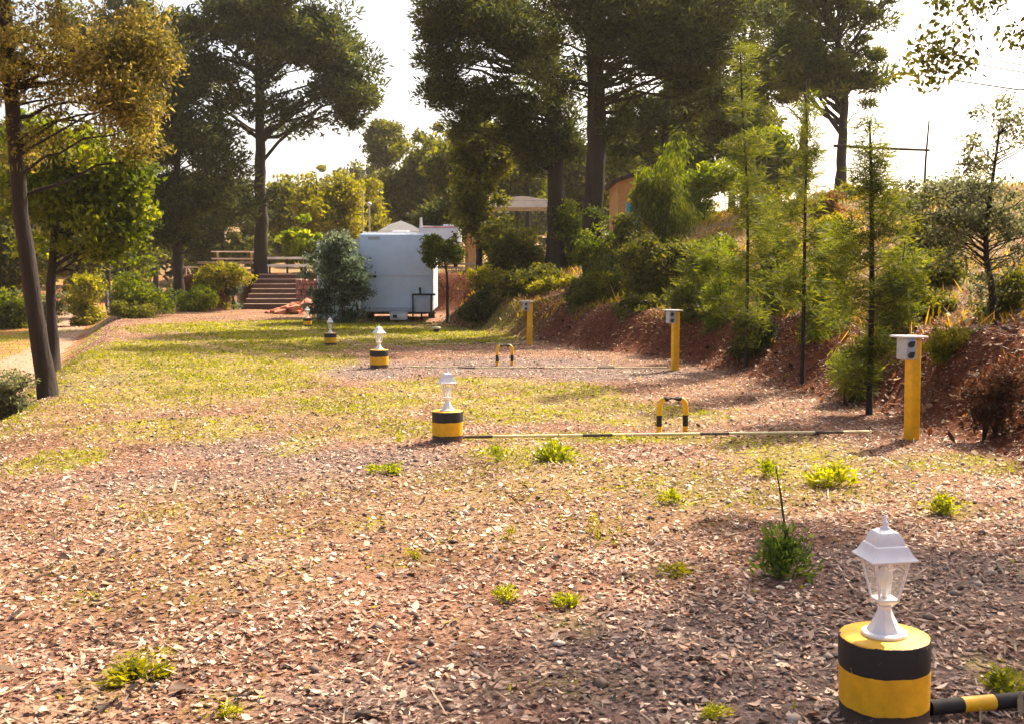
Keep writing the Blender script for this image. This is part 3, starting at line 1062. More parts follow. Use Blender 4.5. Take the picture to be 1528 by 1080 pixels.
# steps, railings, wall, tables at the far left
STEPT = plain('step_tread', (.74, .54, .44), .85, .3, 4, .3, mapscale=(1, 8, 8))
STEPW = plain('step_timber', (.11, .055, .045), .85, .3, 4, .3, mapscale=(1, 8, 8))
sb = G(405, 462)

sw = 85 * sb[1] / FPX
t = thing('garden_steps', 'brown timber steps climbing from the lawn to the terrace', 'steps', sb)
for k in range(7):
    b = B()
    bm_box(b, (.03 * (k % 2), .38 * k, .24 * k + .12), (sw * (1 - .03 * k), .10, .25), 0, .012)
    bm_box(b, (0, .38 * k + .24, .24 * k + .20), (sw * (.98 - .03 * k), .38, .06), 0, .01)
    st = bm_obj('step', b, STEPW, t)
    b = B(); bm_box(b, (0, .38 * k + .16, .24 * k + .262), (sw * (.98 - .03 * k), .42, .03), 0, .008); bm_obj('tread', b, STEPT, st)
WW = plain('weathered_wood', (.40, .29, .22))
STN = plain('red_stone', (.30, .15, .11), .9, .4, 5, .5)


def stone_pile(name, label, cat, ctr, size, n, mat, seed):
    rng = random.Random(seed)
    b = B()
    for _ in range(n):
        a, r = rng.uniform(0, 2 * PI), math.sqrt(rng.random())
        x, y = math.cos(a) * r * size[0], math.sin(a) * r * size[1]
        z = (1 - r) * size[2] * rng.uniform(.5, 1)
        s = rng.uniform(.5, 1.2) * size[3]
        M = Matrix.Translation((x, y, z)) @ Matrix.Rotation(rng.uniform(0, 6), 4, 'Z') @ Matrix.Rotation(rng.uniform(-.4, .4), 4, 'X') @ Matrix.Diagonal((s * 1.4, s, s * .55, 1))
        r_ = bmesh.ops.create_icosphere(b, subdivisions=1, radius=1, matrix=M)
        for v in r_['verts']:
            v.co += Vector((rng.uniform(-1, 1), rng.uniform(-1, 1), rng.uniform(-1, 1))) * s * .22
    return tag(bm_obj(name, b, mat, None, ctr), label, cat)


g = G(448, 468)
stone_pile('stone_heap', 'low heap of terracotta red slabs on the lawn edge before the steps', 'stone heap', g, (1.35, .7, .55, .42), 34, plain('terracotta', (.46, .15, .085), .9, .3, 4, .4), 3)
g = G(498, 472)
stone_pile('stone_heap', 'smaller heap of reddish stones between the slab heap and the caravan bush', 'stone heap', g, (.5, .4, .22, .2), 12, plain('terracotta', (.46, .15, .085)), 4)
wl = P(466, 415, 37.6)
t = thing('retaining_wall', 'rough reddish stone wall right of the steps beside the dark caravan bush', 'wall', (wl[0], wl[1] - .3, float(hgt(wl[0], wl[1] - 1.4))))
b = B(); rr = random.Random(5)
for r in range(6):
    x = -.7
    while x < .7:
        w = rr.uniform(.22, .42)
        bm_box(b, (x + w / 2, rr.uniform(-.03, .03), .12 + r * .25), (w - .03, .5, .23), 0, .045, rr.uniform(-.05, .05))
        x += w
bm_obj('stones', b, STN, t)


def railing(label, px0, px1, py_top, Y, nposts, mat, hgt_rail):
    p0, p1 = P(px0, py_top, Y), P(px1, py_top, Y)
    t = thing('railing', label, 'railing', (p0[0], p0[1], float(hgt(p0[0], p0[1]))), group=None)
    z0 = p0[2] - t.location[2]
    L = p1[0] - p0[0]
    for k in range(2):
        b = B(); bm_box(b, (L / 2, -.05, z0 - .05 - k * .38), (L + .2, .05, .12), 0, .012); bm_obj('rail', b, mat, t)
    for k in range(nposts):
        b = B(); bm_box(b, (L * k / (nposts - 1), .0, (z0 - .04) / 2), (.10, .045, z0), 0, .01); bm_obj('post', b, plain('dark_post', (.06, .04, .035), .9, .3, 6, .2), t)
    return t


railing('pale weathered rail fence on the terrace left of the steps', 298, 376, 391, 41.2, 3, WW, 1)
railing('whitish rail fence above the stone wall right of the steps', 402, 455, 384, 41.2, 3, WHT, 1)
TBL = plain('pink_planks', (.80, .62, .55), .8, .15, 4, .2, mapscale=(1, 8, 8))


def picnic(label, px, py, Y, sc, rz):
    p = P(px, py, Y); z = float(hgt(p[0], p[1]))
    t = thing('picnic_table', label, 'picnic table', (p[0], p[1], z), rz)
    h = p[2] - z
    b = B()
    for k in range(5):
        bm_box(b, (0, -.36 + .18 * k, h), (2.2 * sc, .165, .05), 0, .008)
    bm_obj('tabletop', b, TBL, t)
    for s in (-1, 1):
        b = B(); bm_box(b, (0, s * .85, h * .6), (2.2 * sc, .28, .05), 0, .008); bm_obj('bench', b, TBL, t)
    for s in (-.8, .8):
        b = B(); bm_box(b, (s * sc, .35, h / 2), (.09, .09, h * 1.02), 0, 0, -.35); bm_box(b, (s * sc, -.35, h / 2), (.09, .09, h * 1.02), 0, 0, .35); bm_box(b, (s * sc, 0, h * .56), (.08, 1.9, .1)); bm_obj('trestle', b, WW, t)
    return t


picnic('pinkish picnic table on the terrace behind the left rail fence', 350, 376, 43.5, 1.1, .25)
picnic('small pale picnic table farther left behind a dark pine trunk', 288, 399, 43, .6, .1)

# path lamp, blue bin, thin lamp poles
g = G(162, 470)
hp = P(160, 432, g[1])[2] - g[2]
t = thing('path_lamp', 'short white path lamp with a bent head beside the dirt track', 'path lamp', g)
T = Tubes(); T.add([(0, 0, -.1), (0, 0, hp * .8), (-.02, 0, hp * .95), (-.12, 0, hp)], [.055, .05, .048, .045], 10); link('pole', T.mesh('p'), WHITE, t)
b = B(); bm_lathe(b, [(.05, hp - .10), (.16, hp - .06), (.15, hp + .02), (.05, hp + .08)], 14, c=(-.16, 0)); bm_obj('lamp_head', b, WHITE, t, smooth=True)
p = P(172, 468, g[1] + 3); zg = float(hgt(p[0], p[1]))
t = thing('storage_bin', 'dark blue bin half hidden behind the white path lamp', 'bin', (p[0], p[1], zg))
b = B(); bm_box(b, (0, 0, .55), (.9, .8, 1.1), 0, .05); bm_obj('body', b, plain('blue_plastic', (.02, .05, .13), .5, .2, 5, .05), t)
b = B(); bm_box(b, (0, 0, 1.13), (.98, .88, .07), 0, .02); bm_obj('lid', b, plain('blue_plastic', (.02, .05, .13)), t)
for px, py0, Y, lab in ((551, 308, 44, 'cream lamp pole with round head left of the white parasol'), (541, 285, 47, 'thin yellowish pole rising among the yellow green trees')):
    p = P(px, py0, Y); z = float(hgt(p[0], p[1])); H = p[2] - z
    t = thing('lamp_pole', lab, 'lamp pole', (p[0], p[1], z))
    b = B(); bm_cyl(b, (0, 0, -.1), (0, 0, H), .06, .045, 10); bm_obj('pole', b, plain('cream_paint', (.62, .55, .33), .5, .1, 6, .05), t)
    if px == 551:
        b = B(); bm_lathe(b, [(.04, H - .02), (.13, H + .05), (.14, H + .14), (.06, H + .22)], 14); bm_obj('lamp_head', b, WHITE, t, smooth=True)
# small yellow capped stub on the far lawn
g = G(651, 497)
t = thing('water_tap_stub', 'tiny dark stub with a yellowish cap on the far lawn before the caravan', 'tap stub', g)
b = B(); bm_cyl(b, (0, 0, -.05), (0, 0, .12), .09, .08, 12); bm_obj('stub', b, DARK, t)
b = B(); bm_lathe(b, [(.13, .12), (.14, .15), (.12, .18), (.03, .19)], 14); bm_obj('cap', b, plain('cream_paint', (.62, .55, .33)), t)

# ------------------------------------------------------------------ trees
def trunk_px(pts, Y, Y2=None):
    n = len(pts)
    Y2 = Y if Y2 is None else Y2
    if type(Y) in (int, float):
        Y, Y2 = np.float64(Y * DK), np.float64(Y2 * DK)
    return [P(px, py, Y + (Y2 - Y) * i / max(1, n - 1)) for i, (px, py) in enumerate(pts)]


# leaning tree at the left, brown sunlit crown
g = G(73, 592)
make_tree('leaning_tree', 'dark leaning trunk at the left plot edge with tan brown crown overhead', 'tree',
          trunk_px([(73, 592), (52, 470), (32, 330), (20, 180), (10, 40), (0, -120)], g[1], g[1] - .6), .125, .075,
          blobs_px([(60, 70, 140, 90), (165, 120, 70, 85), (40, 150, 70, 45), (200, 175, 34, 60), (215, 60, 45, 60), (95, 200, 70, 40), (150, 225, 55, 40), (30, 200, 50, 36), (60, -90, 220, 110), (-110, 60, 110, 130)], g[1] - .3), 'leaf', 'tan', n=560, per=70, cr=.33, L=.10, W=.034, seed=11, limbs=.08, limb_r=.045, rise=.35)
make_tree('leafy_tree', 'yellow green leafy tree behind the leaning trunk, with thin dark stem', 'tree',
          trunk_px([(80, 535), (76, 430), (82, 340), (105, 230)], 17.5), .12, .05,
          blobs_px([(120, 260, 80, 75), (160, 325, 55, 55), (55, 310, 55, 60), (185, 240, 32, 55), (95, 200, 60, 45), (130, 370, 60, 30)], 17.5), 'leaf', 'fresh', n=230, per=75, cr=.5, L=.17, W=.085, seed=12, limbs=.25)
make_tree('dark_pine', 'very dark pine at left, its trunk rising behind the green round bush', 'tree',
          trunk_px([(266, 440), (264, 330), (262, 200)], 38.5), .26, .14,
          blobs_px([(290, 250, 75, 80), (240, 185, 40, 60), (325, 300, 55, 40), (255, 110, 45, 50), (250, 330, 50, 40)], 38.5), 'pine', 'pine_dark', n=340, per=80, cr=.9, L=.36, W=.10, seed=13, limbs=.2)
make_tree('big_pine', 'big round crowned pine with straight trunk beside the garden steps', 'tree',
          trunk_px([(388, 402), (389, 300), (388, 180), (385, 40)], 41.5), .36, .17,
          blobs_px([(390, 60, 110, 75), (500, 105, 70, 72), (310, 110, 60, 65), (455, 165, 75, 38), (525, 155, 38, 40), (420, 0, 130, 60), (275, 60, 50, 60), (390, 130, 70, 45), (450, 60, 70, 60)], 41.5), 'pine', 'pine_dark', n=380, per=85, cr=.85, L=.42, W=.11, seed=14, limbs=.15, limb_r=.09, rise=.55)
make_tree('centre_pine', 'left of the two thick centre pines, with a spreading dark crown', 'tree',
          trunk_px([(829, 402), (828, 280), (826, 120)], 28), .34, .24,
          blobs_px([(740, 75, 100, 75), (680, 95, 48, 60), (790, 135, 85, 45), (700, 20, 75, 50), (745, 150, 60, 28), (650, 60, 26, 40), (690, 190, 22, 26), (775, 190, 50, 36), (800, 232, 30, 22), (850, 200, 26, 40), (655, 130, 24, 40)], 28), 'pine', 'pine_dark', n=440, per=90, cr=.62, L=.27, W=.062, seed=15, limbs=.3, limb_r=.075, rise=.3)
make_tree('centre_pine', 'right of the two thick centre pines, its trunk reaching down the bank', 'tree',
          trunk_px([(884, 452), (886, 300), (891, 140), (884, 0), (880, -80)], 24.5), .34, .2,
          blobs_px([(900, 60, 120, 95), (985, 50, 85, 85), (880, -60, 220, 80), (850, 110, 60, 50), (930, 150, 50, 30), (1080, 20, 90, 90), (920, 175, 26, 40), (1010, 100, 70, 50)], 24.5), 'pine', 'pine_dark', n=470, per=90, cr=.6, L=.25, W=.058, seed=16, limbs=.25, limb_r=.07, rise=.3)
make_tree('column_tree', 'narrow olive green column shaped tree between the caravan and the centre pines', 'tree',
          trunk_px([(716, 425), (714, 300), (712, 165)], 30), .14, .05,
          blobs_px([(715, 205, 34, 45), (722, 270, 36, 50), (706, 320, 28, 45), (738, 240, 26, 50), (692, 250, 20, 60), (732, 370, 20, 46)], 30), 'leaf', 'olive', n=200, per=80, cr=.5, L=.2, W=.085, seed=17, limbs=.25)
make_tree('tall_pine', 'tall slim pine right of the centre pines, trunk leaning slightly right', 'tree',
          trunk_px([(984, 340), (991, 225), (998, 60)], 33), .2, .13,
          blobs_px([(1020, 50, 75, 65), (1065, 120, 50, 50), (960, 160, 34, 26), (1005, 185, 40, 22), (960, 210, 22, 20), (930, 200, 22, 50)], 33), 'pine', 'pine', n=200, per=80, cr=.55, L=.33, W=.08, seed=18, limbs=.3)
make_tree('crest_pine', 'umbrella pine on the hill crest, forked dark trunk and sunlit round crown', 'tree',
          trunk_px([(1254, 280), (1256, 220), (1260, 150), (1250, 60)], 31), .2, .12,
          blobs_px([(1235, 50, 85, 60), (1290, 60, 42, 70), (1302, 115, 28, 42), (1185, 85, 50, 60), (1240, 115, 55, 35), (1240, -20, 110, 50)], 31), 'pine', 'pine', n=240, per=80, cr=.55, L=.33, W=.08, seed=19, limbs=.38, limb_r=.07, rise=.9)
make_tree('crest_pine', 'pine on the crest with reddish forked stem left of the umbrella pine', 'tree',
          trunk_px([(1196, 300), (1198, 220), (1206, 140), (1190, 30)], 36), .17, .1,
          blobs_px([(1160, 40, 65, 70), (1130, 115, 42, 50), (1175, 120, 40, 32), (1130, 10, 60, 60), (1225, 205, 16, 16)], 36), 'pine', 'olive', n=180, per=80, cr=.55, L=.33, W=.08, bark=BARKP, seed=20, limbs=.35)
make_tree('background_pine', 'low dark pine behind the bank shrubs, seen between the slim saplings', 'tree',
          trunk_px([(1092, 300), (1093, 230), (1095, 190)], 38), .14, .08,
          blobs_px([(1060, 195, 50, 32), (1100, 170, 45, 40), (1075, 230, 45, 25), (1020, 210, 40, 40)], 38), 'pine', 'pine', n=150, per=70, cr=.6, L=.28, W=.07, seed=21)
# feathery saplings in front of the bank
SG = 'feathery saplings planted along the bank foot'
for i, (pts, bl, n, lab, sd) in enumerate((
        ([(1113, 548), (1116, 420), (1116, 300), (1108, 170), (1104, 60)], [(1106, 130, 20, 70), (1112, 230, 30, 55), (1116, 300, 34, 50), (1112, 470, 34, 55), (1096, 400, 26, 50), (1140, 360, 24, 40)], 130, 'leftmost of three tall feathery saplings, with yellow green tip', 41),
        ([(1197, 572), (1200, 450), (1201, 330), (1204, 220), (1202, 120)], [(1204, 190, 20, 60), (1200, 270, 28, 50), (1170, 330, 34, 40), (1222, 350, 26, 40), (1185, 420, 36, 46), (1230, 460, 26, 50)], 110, 'middle of three tall feathery saplings, thin bare lower stem', 42),
        ([(1297, 618), (1300, 500), (1301, 380), (1300, 270), (1298, 180)], [(1299, 195, 12, 26), (1302, 235, 26, 36), (1300, 280, 38, 40), (1325, 330, 40, 40), (1270, 360, 34, 46), (1335, 420, 36, 44), (1265, 440, 34, 50), (1278, 550, 34, 44), (1310, 520, 24, 50)], 165, 'rightmost of three tall feathery saplings, dense and dark beside the nearest power post', 43))):
    g = G(*pts[0])
    make_tree('sapling', lab, 'sapling', trunk_px(pts, g[1]), .036 if i < 2 else .045, .012, blobs_px(bl, g[1]), 'feather', 'feather', n=int(n * 1.45), per=34, cr=.21, L=.17, W=.011 + .0015 * g[1] / 10, seed=sd, group=SG, limbs=.5, limb_r=.012, rise=.5, seg=8)
# airy tree at right
g = P(1482, 500, 10.5)
make_tree('airy_tree', 'thin airy small tree with sparse grey leaves at the right edge of the bank', 'tree',
          trunk_px([(1486, 505), (1480, 430), (1468, 370), (1478, 290), (1490, 200)], 10.5), .05, .015,
          blobs_px([(1480, 280, 55, 70), (1512, 225, 40, 60), (1415, 330, 45, 45), (1500, 360, 45, 45), (1450, 240, 20, 40), (1540, 330, 50, 70), (1375, 300, 40, 34), (1455, 190, 12, 34), (1500, 160, 18, 30), (1440, 380, 50, 34), (1490, 430, 40, 40)], 10.5), 'leaf', 'grey', n=190, per=34, cr=.2, L=.07, W=.036, seed=22, limbs=.5, limb_r=.02)
# tree standing outside the frame at right, its branch tips hanging in at the top corner
make_tree('overhanging_tree', 'tree beyond the right edge whose leafy branch tips hang into the top corner', 'tree',
          [(8.3, 10, float(hgt(8.3, 10))), (8.2, 10, 3.5), (7.9, 10, 5.4), (7.6, 10, 7.2)], .16, .07,
          blobs_px([(1455, 14, 56, 22), (1520, 40, 30, 40), (1412, 50, 16, 22), (1380, 112, 22, 6), (1404, 80, 22, 26), (1470, 62, 44, 26), (1448, 100, 22, 14), (1500, 95, 30, 24), (1560, -90, 90, 60)], np.float64(9.9)) + [(np.array(c), np.array(r)) for c, r in
          (((4.9, 9.4, 6.9), (1.3, 1.3, .6)), ((6.2, 9.6, 6.8), (1.6, 1.5, .7)), ((6.6, 11.6, 7.2), (1.5, 1.0, .6)), ((7.7, 9.6, 6.6), (1.6, 1.6, .8)), ((8.0, 7.6, 6.2), (1.5, 1.4, .8)))], 'leaf', 'olive', n=820, per=56, cr=.26, L=.085, W=.04, seed=24, limbs=.22, limb_r=.014, rise=.15)

# ------------------------------------------------------------------ middle and far trees
make_tree('round_tree', 'round dark olive tree beyond the caravans, under the sky gap', 'tree', trunk_px([(620, 350), (620, 300), (618, 240)], 62), .3, .15,
          blobs_px([(618, 255, 60, 52), (595, 290, 45, 45), (650, 295, 40, 45)], 62), 'leaf', 'olive', n=260, per=80, cr=1.0, L=.42, W=.22, seed=51)
for i, (px, py, rx, ry, Y, lab) in enumerate(((470, 310, 24, 52, 50, 'yellow green slender tree left of the thin pole, over the bright fig bush'), (512, 305, 22, 50, 51, 'yellow green slender tree just left of the thin yellowish pole'), (548, 315, 20, 45, 55, 'yellow green slender tree right behind the cream lamp pole'))):
    make_tree('slender_tree', lab, 'tree', trunk_px([(px, 385), (px, 330), (px + 2, py - 40)], Y), .12, .05, blobs_px([(px, py, rx, ry), (px + 6, py + 25, rx, 25)], Y), 'leaf', 'yellow', n=110, per=65, cr=.7, L=.3, W=.15, seed=57 + i, group='yellow green slender trees behind the steps')
BGT = 'background trees closing off the view'
bgs = [(15, 380, 60, 110, 46, 'olive', 'dull olive background tree at the far left edge behind the leaning trunk'),
       (110, 300, 70, 110, 52, 'olive', 'background tree showing through the leafy tree at left'),
       (185, 330, 55, 100, 48, 'pine', 'background pine between leafy tree and very dark pine'),
       (225, 120, 60, 90, 56, 'olive', 'tall background tree topping the gap left of the big pine'),
       (330, 330, 60, 70, 55, 'pine_dark', 'dark background tree behind the picnic tables'),
       (430, 325, 40, 60, 58, 'olive', 'background tree right of the big pine trunk'),
       (150, 60, 70, 80, 60, 'olive', 'faraway tree topping the sky gap at upper left'),
       (575, 220, 28, 45, 75, 'olive', 'small far tree under the edge of the big pine crown'),
       (680, 270, 34, 80, 48, 'olive', 'background tree between round olive tree and column tree'),
       (770, 250, 50, 60, 52, 'fresh', 'fresh green background tree over the pavilion roof'),
       (860, 270, 40, 70, 50, 'olive', 'background tree between the two thick centre pine trunks'),
       (925, 235, 24, 60, 52, 'olive', 'background tree just left of the ochre house'),
       (1030, 150, 60, 50, 42, 'pine', 'background pine filling the view behind the tall slim pine'),
       (1110, 185, 50, 60, 43, 'olive', 'olive background tree left of the reddish forked crest pine'),
       (785, 235, 40, 40, 46, 'olive', 'background tree between pavilion and left centre pine trunk'),
       (1020, 235, 50, 36, 40, 'fresh', 'fresh green background tree behind the upright conifer bush'),
       (655, 330, 30, 40, 50, 'pine_dark', 'dark background tree rising right behind the white camper'),
       (40, 250, 60, 90, 40, 'fresh', 'green background tree filling the gap left of the leaning trunk'),
       (1150, 250, 50, 45, 40, 'fresh', 'rounded green background tree on the crest between the first two saplings')]
for i, (px, py, rx, ry, Y, pal, lab) in enumerate(bgs):
    p = P(px, py, Y)
    zb = float(hgt(p[0], p[1]))
    rng = np.random.default_rng(900 + i)
    bl = [(px, py, rx * .8, ry * .75)] + [(px + rng.uniform(-.6, .6) * rx, py + rng.uniform(-.65, .6) * ry, rx * rng.uniform(.35, .6), ry * rng.uniform(.3, .5)) for _ in range(5)]
    make_tree('background_tree', lab, 'tree', [(p[0], p[1], zb), (p[0] + .1, p[1], (zb + p[2]) / 2), (p[0], p[1], p[2] + ry * .5 * p[1] / FPX)], .2, .08, blobs_px(bl, Y), 'pine' if 'pine' in pal else 'leaf', pal, n=170, per=70, cr=.95, L=.4, W=.2 if 'pine' not in pal else .12, seed=100 + i, group=BGT, limbs=.2)

# far wood on the rising ground: uncountable, one object
def far_wood(n, seed):
    rng = np.random.default_rng(seed)
    Vs, Fs, Ts, k = [], [], [], 0
    for i in range(n):
        a = rng.uniform(-.7, .2); d = rng.uniform(88, 170)
        x, y = math.sin(a) * d, math.cos(a) * d
        z = float(hgt(x, y))
        h = rng.uniform(5, 8) * (.8 + d / 400)
        r = h * rng.uniform(.28, .42)
        bl = [(np.array([x, y, z + h * .55]), np.array([r, r, h * .45])), (np.array([x + rng.normal(0, r * .4), y, z + h * .35]), np.array([r, r, h * .32]))]
        _, (V, F, t) = crown_cloud(rng, bl, 34, 34, r * .36, 'leaf', .75, .42)
        Vs.append(V); Fs.append(F + k); Ts.append(t); k += len(V)
    return tag(link('far_wood', np_mesh('far_wood', np.concatenate(Vs), np.concatenate(Fs), np.concatenate(Ts)), LM('olive')), 'olive brown wood massed on the far rising ground behind everything', 'wood', kind='stuff')


far_wood(125, 71)

